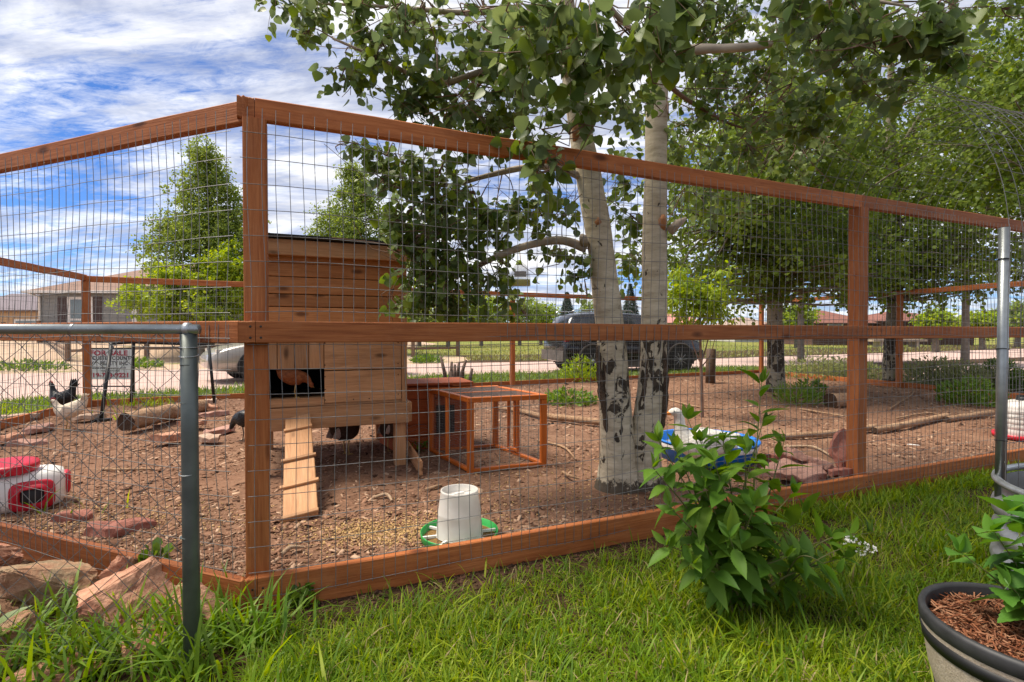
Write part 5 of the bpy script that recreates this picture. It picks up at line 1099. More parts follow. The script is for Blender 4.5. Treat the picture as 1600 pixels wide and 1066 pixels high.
# ------------------------------------------------------------------ houses
SHING = soil_mat('brown_shingle', [(.20, .13, .10), (.27, .18, .145), (.32, .22, .18)], 2.0, .4); SHING2 = soil_mat('dark_red_shingle', [(.16, .07, .055), (.22, .10, .08), (.27, .13, .10)], 2.0, .4)
GRYW = plain('grey_siding', (.24, .245, .24), .7, 0, .06, 1); WTRIM = plain('white_trim', (.72, .70, .67), .5); SHUT = plain('dark_shutter', (.06, .035, .032), .6); TANW = plain('tan_siding', (.52, .33, .18), .7, 0, .08, 1); BRNW = plain('brown_siding', (.10, .05, .035), .8); GLAS = plain('window_glass', (.16, .20, .21), .12, 0, .2, 2, spec=.8); WHW = plain('white_siding', (.62, .60, .58), .7)
def house(label, x0, x1, y0, dep, eave, ridge, wallm, roofm, wins=(), hip=True, shut=False, over=.45, name='house', siding=.18, extra=None, cat='house'):
    t = thing(name, label, cat, ((x0+x1)/2, y0, 0)); y1 = y0+dep
    b = MB(); b.box(((x0+x1)/2, (y0+y1)/2, eave/2), (x1-x0, dep, eave)); b.build('wall', wallm, t)
    if siding:
        z = .3
        me = beam_mesh(x1-x0+.02, .02, siding-.012, .004, 'siding_board'); me.materials.append(wallm)
        while z < eave-.1:
            link(bpy.data.objects.new('siding_board', me), t, Matrix.Translation(((x0+x1)/2, y0-.012, z)) @ Matrix.Rotation(.06, 4, 'X')); z += siding
    xm = min(dep/2+over, (x1-x0)/2-.2) if hip else -0.0
    a0, a1, c0, c1 = x0-over, x1+over, y0-over, y1+over; ym = (y0+y1)/2
    V = [(a0, c0, eave), (a1, c0, eave), (a1, c1, eave), (a0, c1, eave), (a0+(xm if hip else 0), ym, ridge), (a1-(xm if hip else 0), ym, ridge)]
    b = MB(); b.add(V, [(0, 1, 5, 4), (2, 3, 4, 5), (1, 2, 5), (3, 0, 4), (3, 2, 1, 0)]); b.build('roof', roofm, t)
    for p, q in (((a0, c0), (a1, c0)), ((a0, c1), (a0, c0)), ((a1, c0), (a1, c1))): beam('fascia', Vector((*p, eave-.03)), Vector((*q, eave-.03)), .04, .11, WTRIM if roofm is SHING else BRNW, t)
    for wx, wz, ww, wh in wins:
        f = MB(); f.box((wx, y0-.035, wz), (ww+.24, .03, wh+.24)); w_ = f.build('window', WTRIM, t)
        f = MB(); f.box((wx, y0-.0525, wz+wh/4+.02), (ww-.06, .004, wh/2-.06)); f.build('pane', GLAS, w_); f = MB(); f.box((wx, y0-.0525, wz-wh/4-.02), (ww-.06, .004, wh/2-.06)); f.build('pane', GLAS, w_)
        if shut:
            for s in (-1, 1): f = MB(); f.box((wx+s*(ww/2+.36), y0-.035, wz), (.42, .03, wh+.24)); f.build('shutter', SHUT, t)
    return t
h = house('single storey grey house with brown roof behind the left corner post', -22.1, -13.2, 24, 7.5, 3.05, 4.85, GRYW, SHING, [(-20.2, 1.75, .95, 1.9)], True, True)
b = MB(); b.tube([(-22.05, 23.92, .05), (-22.05, 23.92, 2.8), (-22.3, 23.6, 3.0)], .05, 8); b.build('downspout', WTRIM, h)
b = MB(); b.box((-17.55, 23.9, 1.4), (.22, .2, 2.7)); b.build('porch_post', WTRIM, h)
house('tan building with dark roof at the far left', -44, -35.8, 41, 9, 2.9, 4.6, TANW, plain('dark_metal_roof', (.10, .07, .08), .5, .2), [(-38.6, 1.6, 2.2, 1.0)], False)
house('low brown house with dark red roof right of the tall aspen', 33.0, 41.5, 46, 8, 2.15, 3.2, BRNW, SHING2, [(37.6, 1.5, 1.2, .9), (39.0, 1.65, .7, .7)], True)
house('brown house with dark red roof left of the second front post', 27.0, 32.4, 46, 8, 2.0, 3.3, BRNW, SHING2, [(29, 1.5, 1.2, .9)], True)
house('white building with tan roof between the sapling and the far post', 27.0, 32.0, 62, 8, 2.0, 3.1, WHW, soil_mat('tan_shingle', [(.30, .22, .18), (.38, .29, .24), (.42, .33, .28)], 1), [(29, 1.3, 1.2, .9)], True)
house('pink roofed house seen through the sapling', 19.5, 24.5, 66, 8, 2.4, 3.9, WHW, plain('pink_roof', (.50, .22, .18), .7), [], True)
# low wall of stacked wood by the brown house
b = MB(); b.box((30.0, 40, .55), (4.2, 1.0, .18)); b.box((28.6, 40, .23), (.2, .8, .46)); b.box((31.4, 40, .23), (.2, .8, .46)); tag(b.build('flat_trailer', plain('pale_deck', (.55, .42, .30), .7)), 'pale flat deck standing on the lawn before the brown house', 'trailer')

# ------------------------------------------------------------------ split rail fence across the road
OLDW = wood('weathered_rail', (.12, .07, .045), (.20, .125, .08), (.27, .18, .125))
def rail_fence():
    pts = [(-32, 31), (-27.6, 27.8), (-21.6, 23.4), (-17.1, 19.7), (-14.7, 20.6), (-11.4, 21.8), (-8, 22.8), (-4.6, 23.8), (-2.6, 24.5)]
    t = thing('split_rail_fence', 'weathered split rail fence across the road at the left', 'fence', (-16.6, 20.2, 0))
    zb = [bank_z(x, y) for x, y in pts]
    for (x, y), h_ in zip(pts, zb): beam('post', (x, y, h_-.1), (x, y, h_+1.02), .16, .16, OLDW, t, ch=.03)
    for a, c, ha, hc in zip(pts[:-1], pts[1:], zb[:-1], zb[1:]):
        for z in (.40, .82): beam('rail', (*a, z+ha), (*c, z+hc+.02), .09, .11, OLDW, t, ch=.03)
rail_fence()

# ------------------------------------------------------------------ for-sale sign
def sign():
    Y = 8.8; a = P(134, 546, Y); c = P(207, 593, Y); w = c.x-a.x; hgt = a.z-c.z; cx = (a.x+c.x)/2; cz = (a.z+c.z)/2
    t = thing('real_estate_sign', 'white real estate sign with red lettering on a black frame', 'sign', (cx, Y, 0))
    b = MB(); b.box((cx, Y, cz), (w, .012, hgt)); b.build('panel', plain('white_sign_panel', (.66, .65, .64), .5, 0, .05), t)
    for s in (-1, 1): b = MB(); b.box((cx+s*(w/2+.014), Y+.008, cz/2+hgt*.25), (.025, .02, cz+hgt*.5)); b.build('frame_leg', BLACKM, t)
    b = MB(); b.box((cx, Y+.008, cz-hgt/2-.12), (w+.0, .02, .022)); b.build('frame_bar', BLACKM, t)
    b = MB(); b.box((cx, Y+.008, cz+hgt/2+.014), (w+.05, .02, .022)); b.build('frame_bar', BLACKM, t)
    RD = plain('sign_red', (.40, .02, .05), .6); BK = plain('sign_black', (.03, .03, .035), .6)
    def text(s, x, z, size, m, nm, bold=.0, sx=1.0):
        cu = bpy.data.curves.new(nm, 'FONT'); cu.body = s; cu.size = size; cu.align_x = 'CENTER'; cu.align_y = 'CENTER'; cu.extrude = .001; cu.offset = bold; cu.space_character = 1.06
        tmp = bpy.data.objects.new('tmp', cu); COL.objects.link(tmp); dg = bpy.context.evaluated_depsgraph_get(); me = bpy.data.meshes.new_from_object(tmp.evaluated_get(dg)); bpy.data.objects.remove(tmp); me.materials.clear(); me.materials.append(m); o = bpy.data.objects.new(nm, me)
        link(o, t, Matrix.Translation((x, Y-.0085, z)) @ Matrix.Rotation(R(90), 4, 'X') @ Matrix.Diagonal((sx, 1, 1, 1)))
    text('FOR SALE', cx, cz+hgt*.37, .115, RD, 'lettering', .004, 1.25)
    text('CUSTER COUNTY', cx+.07, cz+hgt*.205, .088, BK, 'lettering', .002, .95); text('REALTY INC', cx+.09, cz+hgt*.035, .088, BK, 'lettering', .002, .95)
    text('www.custercounty.com', cx, cz-hgt*.115, .052, BK, 'lettering', .001, 1.1); text('REAL ESTATE SALES', cx+.03, cz-hgt*.215, .035, BK, 'lettering')
    text('719-783-9221', cx, cz-hgt*.365, .105, RD, 'lettering', .004, 1.12)
    b = MB(); x = cx-w*.41
    for k in range(3): b.tube([(x+k*.035, Y-.007, cz+.0), (x+.03+k*.035, Y-.007, cz+.055)], .006, 4, 0)
    b.build('emblem', BK, t)
sign()

# ------------------------------------------------------------------ vehicles
def car_paint(name, col, rough=.25, metal=.4):
    m = plain(name, col, rough, metal, .04, 2, spec=.5, coat=.6); return m
TYRE = plain('tyre_rubber', (.018, .018, .018), .85); RIMM = plain('alloy_rim', (.50, .50, .50), .35, .8); CARGL = plain('tinted_glass', (.012, .015, .018), .08, 0, .1, 2, spec=.8); DUSTY = plain('dusty_cladding', (.10, .085, .075), .8, 0, .3, 6); TAILR = plain('tail_lamp', (.30, .02, .02), .25); LAMP = plain('head_lamp', (.62, .60, .56), .2); CHROME = plain('chrome', (.6, .6, .6), .2, .9)
def vehicle(name, label, loc, rz, L, st, paint, wheels, wr, hw, cabin, clad, lamps, rails=False):
    """st: (x, z bottom, z belt, z roof, half width belt, half width roof); front is +x"""
    t = thing(name, label, 'car', loc, rz); T = WM[t.name]
    S = spline(st, 41); V = []; n = 14
    def sec(s):
        x, zb, zl, zr, w, wr_ = s; h = zr-zl
        half = [(0, zb), (w*.8, zb), (w*.965, zb+.10), (w, zb+(zl-zb)*.45), (w*.985, zl-.04), (w*.955, zl), (wr_+(w*.95-wr_)*.35, zl+h*.62), (wr_, zr-min(.07, h*.25+.002)), (wr_*.86, zr-min(.02, h*.1)), (0, zr+.012)]
        return [(x, -y, z) for y, z in half]+[(x, y, z) for y, z in half[-2:0:-1]]
    rows = [sec(s) for s in S]; m = len(rows[0])
    for r in rows: V += r
    F = [(i*m+j, (i+1)*m+j, (i+1)*m+(j+1) % m, i*m+(j+1) % m) for i in range(len(rows)-1) for j in range(m)]+[tuple(range(m)), tuple((len(rows)-1)*m+j for j in range(m))[::-1]]
    b = MB(); b.add(V, F, 0, True); b.build('body', paint, t, T)
    # side windows: panels just proud of the greenhouse
    for k, (xa, xb) in enumerate(cabin):
        for s in (-1, 1):
            P_ = []
            for f in np.linspace(0, 1, 7):
                x = xa+(xb-xa)*f; j = int(np.abs(S[:, 0]-x).argmin()); _, zb, zl, zr, w, w2 = S[j]; h = zr-zl
                if h < .12: h = .12
                P_.append(((x, s*(w*.955+.004), zl+.025), (x, s*(w2+(w*.95-w2)*.35+.006), zl+h*.62), (x, s*(w2+(w*.95-w2)*.1+.006), zl+h*.80)))
            vv = [p for r_ in P_ for p in r_]; ff = []
            for i in range(6):
                for q in range(2): ff.append((i*3+q, (i+1)*3+q, (i+1)*3+q+1, i*3+q+1))
            b = MB(); b.add(vv, ff, 0, True); b.build('side_window', CARGL, t, T)
    # wheels, arches
    for x in wheels:
        for s in (-1, 1):
            c = Vector((x, s*(hw-.10), wr)); M = T @ Matrix.Translation(c) @ Matrix.Rotation(R(90), 4, 'X')
            b = MB(); b.lathe([(wr*.62, -.105), (wr*.93, -.11), (wr, -.08), (wr, .08), (wr*.93, .11), (wr*.62, .105)], 32, 0, M); w_ = b.build('wheel', TYRE, t)
            b = MB(); o_ = .075*(-s)*-1
            yo = -s*.085
            b.lathe([(wr*.64, yo+.02*s), (wr*.60, yo), (wr*.56, yo+.03*s)], 32, 0, M)
            for k in range(10):
                a = k*2*math.pi/10; b.tube([M @ Vector((wr*.1*math.cos(a), wr*.1*math.sin(a), yo)), M @ Vector((wr*.6*math.cos(a+.1), wr*.6*math.sin(a+.1), yo))], wr*.055, 6)
            b.tube([M @ Vector((0, 0, yo-.02)), M @ Vector((0, 0, yo+.02))], wr*.15, 14); b.build('rim', RIMM, w_)
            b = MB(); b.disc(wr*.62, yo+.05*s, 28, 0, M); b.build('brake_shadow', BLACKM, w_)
            b = MB(); pts = [T @ Vector((x+(wr+.075)*math.cos(a), s*(hw+.004), wr+.02+(wr+.075)*math.sin(a))) for a in np.linspace(-.35, math.pi+.35, 22)]
            b.tube(pts, .026, 6); b.build('wheel_arch', clad, t)
            b = MB(); b.lathe([(.0001, 0), (wr+.06, 0)], 28, 0, T @ Matrix.Translation((x, s*(hw+.002), wr+.02)) @ Matrix.Rotation(R(90), 4, 'X')); b.build('wheel_well', BLACKM, t)
    for s in (-1, 1):
        b = MB(); b.box(((wheels[0]+wheels[1])/2, s*(hw-.02), wr*.72), (abs(wheels[1]-wheels[0])-2*wr-.1, .08, .16)); b.build('sill', clad, t, T)
        for nm, c, d, mt in lamps: b = MB(); b.box((c[0], s*c[1], c[2]), d); b.build(nm, mt, t, T)
        x = S[int(len(S)*.62)][0]; b = MB(); b.box((cabin[-1][1]-.12, s*(hw+.09), S[20][2]+.06), (.12, .16, .13)); b.build('mirror', paint, t, T)
        if rails: b = MB(); zz = max(S[:, 3]); b.tube([T @ Vector((cabin[0][0]+.1, s*.62, zz+.01)), T @ Vector((cabin[0][0]+.2, s*.62, zz+.05)), T @ Vector((cabin[-1][1]-.8, s*.62, zz+.05)), T @ Vector((cabin[-1][1]-.7, s*.62, zz+.0))], .018, 6); b.build('roof_rail', CHROME, t)
        for xx in (cabin[0][1]-.03, cabin[1][1]-.03): b = MB(); b.box((xx-.3, s*(hw+.004), S[20][2]-.10), (.18, .02, .03)); b.build('door_handle', CHROME, t, T)
    return t, T, S
suv = [(x*.95, *r_) for x, *r_ in [(-2.28, .42, .88, .92, .78, .68), (-2.20, .34, .98, 1.10, .87, .66), (-2.05, .30, 1.02, 1.50, .91, .62), (-1.75, .28, 1.03, 1.66, .93, .62), (-.9, .26, 1.03, 1.70, .94, .63), (.2, .26, 1.02, 1.68, .94, .62), (.75, .26, 1.01, 1.52, .94, .63), (1.15, .26, 1.00, 1.20, .93, .66), (1.4, .27, .99, 1.06, .92, .70), (1.9, .29, .93, .98, .90, .66), (2.2, .32, .84, .88, .84, .62), (2.32, .40, .70, .76, .72, .55)]]
rw = Vector((1.88, 14.7, 0)); fw = Vector((4.60, 15.5, 0)); ang = math.atan2(fw.y-rw.y, fw.x-rw.x); ctr = (rw+fw)/2
v, T, S = vehicle('dark_car', 'dark blue SUV parked beyond the aspen trunks', (ctr.x, ctr.y, .01), ang, 4.6, suv, car_paint('dark_blue_paint', (.010, .012, .018)), (-1.36, 1.36), .36, .93, [(-1.95, -1.25), (-1.2, -.28), (-.22, .72)], DUSTY, [('tail_lamp', (-2.07, .76, .98), (.16, .24, .18), TAILR), ('head_lamp', (2.0, .70, .80), (.22, .24, .12), LAMP)], True)
b = MB(); b.box((-2.1, 0, .50), (.22, 1.7, .28)); b.build('rear_bumper', DUSTY, v, T)
b = MB(); b.add([(-2.12, -.62, 1.08), (-2.12, .62, 1.08), (-1.94, .58, 1.50), (-1.94, -.58, 1.50)], [(0, 1, 2, 3)]); b.build('rear_window', CARGL, v, T)
b = MB(); b.box((2.1, 0, .50), (.2, 1.6, .26)); b.build('front_bumper', DUSTY, v, T)
sed = [(-2.35, .40, .80, .84, .74, .6), (-2.2, .30, .93, .97, .86, .62), (-1.7, .26, .96, 1.06, .90, .60), (-1.1, .25, .96, 1.38, .91, .56), (-.3, .24, .95, 1.46, .91, .57), (.4, .24, .94, 1.38, .91, .57), (1.0, .24, .92, 1.04, .91, .62), (1.5, .25, .87, .92, .90, .64), (2.0, .27, .77, .81, .86, .60), (2.25, .30, .66, .70, .76, .52), (2.36, .38, .56, .60, .62, .46)]
nose = P(318, 560, 11.6); an2 = math.atan2(-.8, -1); c = Vector((nose.x, 11.6, .01))+Vector((math.cos(an2+math.pi), math.sin(an2+math.pi), 0))*2.36
v, T, S = vehicle('silver_car', 'silver sedan parked on the road left of the coop', (c.x, c.y, .012), an2, 4.7, sed, car_paint('silver_paint', (.36, .33, .29), .35, .4), (-1.38, 1.42), .325, .90, [(-1.35, -.75), (-.7, .0), (.06, .75)], BLACKM, [('head_lamp', (2.02, .68, .70), (.40, .16, .12), LAMP), ('tail_lamp', (-2.27, .68, .84), (.1, .24, .12), TAILR)])

# ------------------------------------------------------------------ stock tank, arch trellis, barrel planter
def tank():
    c = Vector((2.69, 2.03, 0)); t = thing('stock_tank', 'round ribbed galvanised stock tank at the right edge', 'tank', c); T = WM[t.name]; r = .555; H = .478
    pf = [(.0001, .02), (r-.03, .02), (r-.02, .03)]
    for k in range(3):
        z = .06+k*.115; pf += [(r-.015, z), (r+.012, z+.03), (r+.018, z+.055), (r+.012, z+.08), (r-.015, z+.105)]
    pf += [(r-.012, H-.03)]
    b = MB(); b.lathe(pf, 64); b.lathe([(r-.016, H-.03), (r-.018, .30)], 64); b.build('wall', GALV, t, T)
    b = MB(); V = [T @ Vector((r*math.cos(a), r*math.sin(a), H-.012)) for a in np.linspace(0, 2*math.pi, 73)]; b.tube(V, .016, 10, cap=False); b.build('rolled_rim', GALV, t)
    b = MB(); b.disc(r-.02, .36, 48); b.build('soil', SOIL, t, T)
tank()
def arch():
    bp = Vector((2.262, 2.36, 0)); ax = UF; n = Vector((-.3908, .9205, 0))
    t = tag(None or thing('trellis_post', 'galvanised pipe post standing in the stock tank', 'post', (bp.x, bp.y, .36)))
    top = P(1566, 356, 2.36).z; b = MB(); b.tube([(bp.x, bp.y, .30), (bp.x, bp.y, .9), (bp.x, bp.y, top)], .0205, 20); b.build('pipe', TUBEG, t)
    b = MB(); b.lathe([(.0205, -.004), (.019, .002), (.0001, .003)], 20, 0, Matrix.Translation((bp.x, bp.y, top))); b.build('pipe_end', BLACKM, t)
    for py in (405, 545, 688):
        z = P(1566, py, 2.36).z; b = MB(); b.tube([Vector((bp.x, bp.y, z))+Vector((.0225*math.cos(a), .0225*math.sin(a), .002*math.sin(a*2))) for a in np.linspace(0, 6.283, 20)], .002, 5); b.build('cable_tie', BLACKM, t)
    t = thing('wire_arch', 'bent wire panel arch over the path at the upper right', 'trellis', (bp.x, bp.y, .4))
    prof = [(0, .42), (.0, .9), (.0, 1.3), (.0, 1.62), (.05, 1.92), (.17, 2.2), (.33, 2.40), (.52, 2.475), (.7, 2.42), (.86, 2.28), (.97, 2.1), (1.0, 1.98)]
    S = spline(prof, 46); b = MB(); base = bp+n*.0-NF*0-ax*.03+NF*.03
    def pt(s, r, z): return base+ax*s+n*r+Vector((0, 0, z+.05*mnoise.noise(Vector((s*1.5, r*2, z)))*max(0, (z-1.6))))
    for k in range(15): b.tube([pt(k*.112, r, z) for r, z in S], .0015, 5, 0, False)
    ln = np.concatenate([[0], np.cumsum(np.hypot(np.diff(S[:, 0]), np.diff(S[:, 1])))])
    for d in np.arange(.1, ln[-1], .115):
        r = np.interp(d, ln, S[:, 0]); z = np.interp(d, ln, S[:, 1]); b.tube([pt(1.6*i/10, r, z) for i in range(11)], .0013, 5, 0, False)
    b.build('wire_panel', WIRE, t)
arch()
def planter():
    c = Vector((1.45, 1.405, 0)); t = thing('barrel_planter', 'half barrel planter with cream sides and black bands in the corner', 'planter', c); T = WM[t.name]
    CREAM = wood('cream_stave', (.34, .27, .20), (.48, .40, .31), (.56, .48, .39), knots=False); r, H = .253, .33
    b = MB(); b.lathe([(.185, .0), (.232, .16), (.2505, .285)], 56); b.build('barrel', CREAM, t, T)
    b = MB(); b.lathe([(.249, .284), (.2545, .290), (.256, .318), (.252, .328), (.240, .328), (.236, .318), (.228, .20)], 56); b.build('rim', plain('dark_rim', (.03, .03, .032), .55, 0, .3, 20), t, T)
    for z0, z1, ra, rb in ((.235, .272, .2455, .2505), (.06, .095, .206, .2155)):
        b = MB(); b.lathe([(ra-.003, z0), (ra+.001, z0), (rb+.001, z1), (rb-.003, z1)], 56); b.build('band', BLACKM, t, T)
    b = MB(); V = [(0, 0, .285)]; 
    for k in range(1, 9):
        for j in range(32): a = j*math.pi/16; rr = .233*k/8; V.append((rr*math.cos(a), rr*math.sin(a), .285-.012*(k/8)**4+.012*mnoise.noise(Vector((rr*math.cos(a)*14, rr*math.sin(a)*14, 2)))))
    F = [(0, 1+j, 1+(j+1) % 32) for j in range(32)]+[(1+(k-1)*32+j, 1+k*32+j, 1+k*32+(j+1) % 32, 1+(k-1)*32+(j+1) % 32) for k in range(1, 8) for j in range(32)]
    RM = soil_mat('red_mulch', [(.07, .022, .010), (.16, .055, .025), (.25, .10, .05)], 20, 1); b.add(V, F, 0, True); b.build('mulch', RM, t, T)
    n = 2600; rr = .225*np.sqrt(rng.random(n)); a = rng.random(n)*6.283; p = np.stack([c.x+rr*np.cos(a), c.y+rr*np.sin(a), .292+.012*rng.random(n)], 1); q = rng.random(n)*6.283
    V, F, rd = scatter(([(-.5, -.5, 0), (.5, -.4, 0), (.5, .4, .2), (-.5, .5, 0)], [(0, 1, 2, 3)]), p, rots(np.stack([np.cos(q), np.sin(q), rng.normal(0, .3, n)], 1), np.stack([rng.normal(0, .5, n), rng.normal(0, .5, n), np.ones(n)], 1)), np.stack([rng.uniform(.015, .05, n), np.full(n, .004), np.full(n, .003)], 1), rng)
    obj_np('mulch_shreds', V, F, rndmat('mulch_shred', [(.05, .016, .008), (.15, .05, .022), (.25, .095, .045), (.36, .19, .11), (.10, .03, .014)]), t, rnd=rd, kind='stuff')
planter()
# ------------------------------------------------------------------ near plants
def leafy_plant(name, label, base, stems, mat, seed, tpls, size, step, cat, start=.25, stem_r=.006, spread=.9, maxleaf=300, meshname='leaf'):
    rg = random.Random(seed); t = thing(name, label, cat, base); meshes = []; extra = []
    for T_ in tpls:
        me = mesh_np(meshname, *T_, smooth=True); me.materials.append(mat); meshes.append(me)
    SM = plain(name+'_stem', (.13, .13, .04), .7, 0, .3); cnt = 0
    for pts in stems:
        S = spline(pts, 24); b = MB(); b.tube(S, [stem_r*(1-.75*i/23) for i in range(24)], 7); b.build('stem', SM, t)
        L = np.concatenate([[0], np.cumsum(np.linalg.norm(np.diff(S, axis=0), axis=1))]); d = L[-1]*start; ph = rg.random()*6.283
        while d < L[-1]+.001:
            p = Vector([np.interp(d, L, S[:, i]) for i in range(3)]); j = min(22, int(np.searchsorted(L, d))); tg = Vector(S[j+1]-S[j]).normalized() if j < 23 else Vector((0, 0, 1))
            f = d/L[-1]; ph += 2.4+rg.uniform(-.3, .3); a = tg.orthogonal().normalized(); a = Matrix.Rotation(ph, 3, tg) @ a
            dr = (a*spread+tg*(.25+.7*max(0, f-.75)*4)+Vector((0, 0, rg.uniform(-.25, .2)))).normalized()
            nrm = (tg*.8+Vector((0, 0, .8))+Vector((rg.gauss(0, .25), rg.gauss(0, .25), 0)))
            Rm = rots(np.array([list(dr)]), np.array([list(nrm)]))[0]; s = size*rg.uniform(.62, 1.1)*(1-.35*max(0, f-.8)*5*.8)*(1 if f > .3 else .85)
            M = Matrix([[*Rm[r]*s, p[r]+dr[r]*s*.1] for r in range(3)]+[[0, 0, 0, 1]]); kk = rg.randrange(len(meshes)); d += step*rg.uniform(.7, 1.3); cnt += 1; extra.append((M, kk))
        for k in range(3):   # leaf bud at the tip
            if True:
                dr = Vector((rg.gauss(0, .5), rg.gauss(0, .5), .8)).normalized(); Rm = rots(np.array([list(dr)]), np.array([[rg.gauss(0, 1), rg.gauss(0, 1), .3]]))[0]; s = size*.5; p = S[-1]
                M = Matrix([[*Rm[r]*s, p[r]] for r in range(3)]+[[0, 0, 0, 1]]); extra.append((M, 0)); cnt += 1
    extra.sort(key=lambda e: e[0].translation.y)            # the nearest leaves singly, the rest as one mass
    for M, kk in extra[:maxleaf]: link(bpy.data.objects.new(meshname, meshes[kk]), t, M)
    if len(extra) > maxleaf:
        Vs, Fs, o_ = [], [], 0
        for M, kk in extra[maxleaf:]:
            TV, TF = tpls[kk]; A4 = np.array(M); Vs.append(TV @ A4[:3, :3].T+A4[:3, 3]); Fs.append(TF+o_); o_ += len(TV)
        V = np.vstack(Vs); obj_np('foliage', V, np.vstack(Fs), mat, t, rnd=np.repeat(np.random.default_rng(seed).random(len(Vs)), [len(v) for v in Vs]), smooth=True, kind='stuff')
    return t
base = G(1150, 955, .0)
tips = [(1190, 598, 2.30), (1192, 660, 2.25), (1130, 690, 2.15), (1075, 655, 2.2), (1055, 700, 2.05), (1225, 690, 2.3), (1020, 730, 1.95), (1045, 790, 1.9), (1165, 700, 2.0), (1240, 770, 2.1), (1255, 800, 2.2), (1100, 760, 1.95), (1180, 790, 1.9), (1040, 850, 1.95), (1300, 840, 2.0), (1320, 870, 2.0), (1140, 840, 1.85), (1230, 870, 1.9), (1080, 880, 1.9), (1095, 690, 2.1), (1030, 690, 2.05), (1115, 720, 1.95)]
stems = []
for i, (px, py, Y) in enumerate(tips):
    e = P(px, py, Y); o = base+Vector((.05*math.cos(i*2.4), .05*math.sin(i*2.4), 0)); m = o*.5+e*.5; m.x = o.x*.62+e.x*.38; m.y = o.y*.62+e.y*.38; m.z += .03; stems.append([o, m, e])
leafy_plant('leafy_bush', 'waist high bush with long serrated green leaves before the fence', base, stems, BUSHL, 3, SERR, .142, .033, 'bush', .14, .0065, maxleaf=300)
# spray with white flowers at the right of the bush
b0 = G(1215, 930, 0); fl_stems = [[b0, P(1270, 880, 1.95), P(1330, 850, 1.95)], [b0, P(1280, 850, 2.0), P(1365, 832, 2.05)], [b0, P(1250, 870, 1.9), P(1310, 895, 1.85)]]
t = leafy_plant('flowering_spray', 'low spray with white flower clusters right of the bush', b0, fl_stems, BUSHL, 8, SERR[:2], .12, .045, 'plant', .3, .004)
WF = leafmat('white_petal', [(.72, .70, .66), (.8, .79, .76)], .3)
for k, (px, py) in enumerate(((1330, 842), (1350, 852), (1345, 862), (1362, 858), (1325, 848))):
    c = P(px, py, 1.93); n = 22; d = sphere_dir(n, rng); p = np.array(c)+d*np.array([.013, .013, .008]); V, F, rd = scatter(ROUND_T, p, rots(d, sphere_dir(n, rng)), np.full(n, .008), rng); obj_np('flower_cluster', V, F, WF, t, rnd=rd)
# raspberry in the planter
pb = Vector((1.50, 1.42, .285)); st = []
for i, (dx, dy, h) in enumerate(((-.10, .06, .28), (0, .03, .36), (-.06, -.08, .22), (.08, .0, .33), (-.13, -.02, .16), (.03, .14, .30), (-.02, -.02, .42), (.12, -.08, .25), (-.16, .1, .20), (.1, .12, .3))):
    st.append([pb+Vector((dx*.15, dy*.15, 0)), pb+Vector((dx*.5, dy*.5, h*.6)), pb+Vector((dx, dy, h))])
RASP = leaf_tpl([(0, .03), (.05, .20), (.09, .22), (.10, .27), (.22, .33), (.25, .38), (.36, .39), (.39, .36), (.5, .36), (.53, .31), (.64, .29), (.67, .23), (.78, .20), (.81, .14), (.9, .10), (1.0, .004)], .25, .25, .3)
leafy_plant('raspberry_plant', 'broad leaved green plant growing in the barrel planter', pb, st, leafmat('raspberry_leaf', [(.07, .19, .022), (.10, .24, .03), (.13, .28, .035)], .38, .5), 5, [RASP], .115, .028, 'plant', .25, .004)
tb = Vector((2.45, 2.1, .36)); st = [[tb+Vector((i*.06-.1, 0, 0)), tb+Vector((i*.1-.15, -.05, .15)), tb+Vector((i*.14-.2, -.08, .25+.03*(i % 3)))] for i in range(5)]

# low clumps of green in and around the pen
def clump_plant(name, label, c, r, h, n, mat, seed, leaf=.06, tpl=LANCE_T, cat='plant', group=None, upr=.8):
    rg = np.random.default_rng(seed); a = rg.random(n)*6.283; k = np.sqrt(rg.random(n))*r; z = rg.random(n)*h*(1-.5*(k/r)**2)
    pos = np.stack([c[0]+np.cos(a)*k, c[1]+np.sin(a)*k, c[2]+z], 1); ax = np.stack([np.cos(a)*.6, np.sin(a)*.6, np.full(n, upr)], 1)+rg.normal(size=(n, 3))*.4
    V, F, rd = scatter(tpl, pos, rots(ax, sphere_dir(n, rg)+np.array([0, -.2, .6])), leaf*rg.uniform(.6, 1.2, n), rg)
    t = thing(name, label, cat, c, group=group); obj_np('foliage', V, F, mat, t, rnd=rd, kind='stuff')
    b = MB(); q = random.Random(seed)
    for i in range(9): aa = q.random()*6.283; rr = q.random()*r*.7; b.tube([Vector(c), Vector(c)+Vector((math.cos(aa)*rr*.5, math.sin(aa)*rr*.5, h*.5)), Vector(c)+Vector((math.cos(aa)*rr, math.sin(aa)*rr, h*.9))], [.006, .005, .002], 5)
    b.build('stems', TWIG, t, None)['kind'] = 'stuff'
GRN = leafmat('fresh_green', [(.07, .15, .02), (.11, .20, .025), (.15, .25, .03)], .4, .55)
c = G(905, 598, .02); clump_plant('green_shrub', 'bright green shrub outside the far fence left of the aspen', c, .42, .62, 700, YOUNG, 1, .09)
clump_plant('ground_plant', 'low green plant on the bark behind the brown pole', G(888, 630, .06), .42, .2, 500, GRN, 2, .09, upr=.4)
clump_plant('ground_plant', 'bright round green plant near the right fence', G(1517, 632, .06), .38, .42, 900, GRN, 3, .08)
clump_plant('ground_plant', 'grassy green tuft right of the grey aspen foot', G(1243, 632, .06), .28, .3, 400, GRN, 4, .16, leaf_tpl([(0, .03), (.5, .04), (1, .004)], .2, .3))
clump_plant('ground_plant', 'small leafy tuft left of the short log', G(1265, 622, .06), .22, .32, 200, GRN, 5, .1)
clump_plant('ground_plant', 'tiny green tuft by the boards beside the run', G(655, 705, .06), .1, .1, 60, GRN, 6, .05)
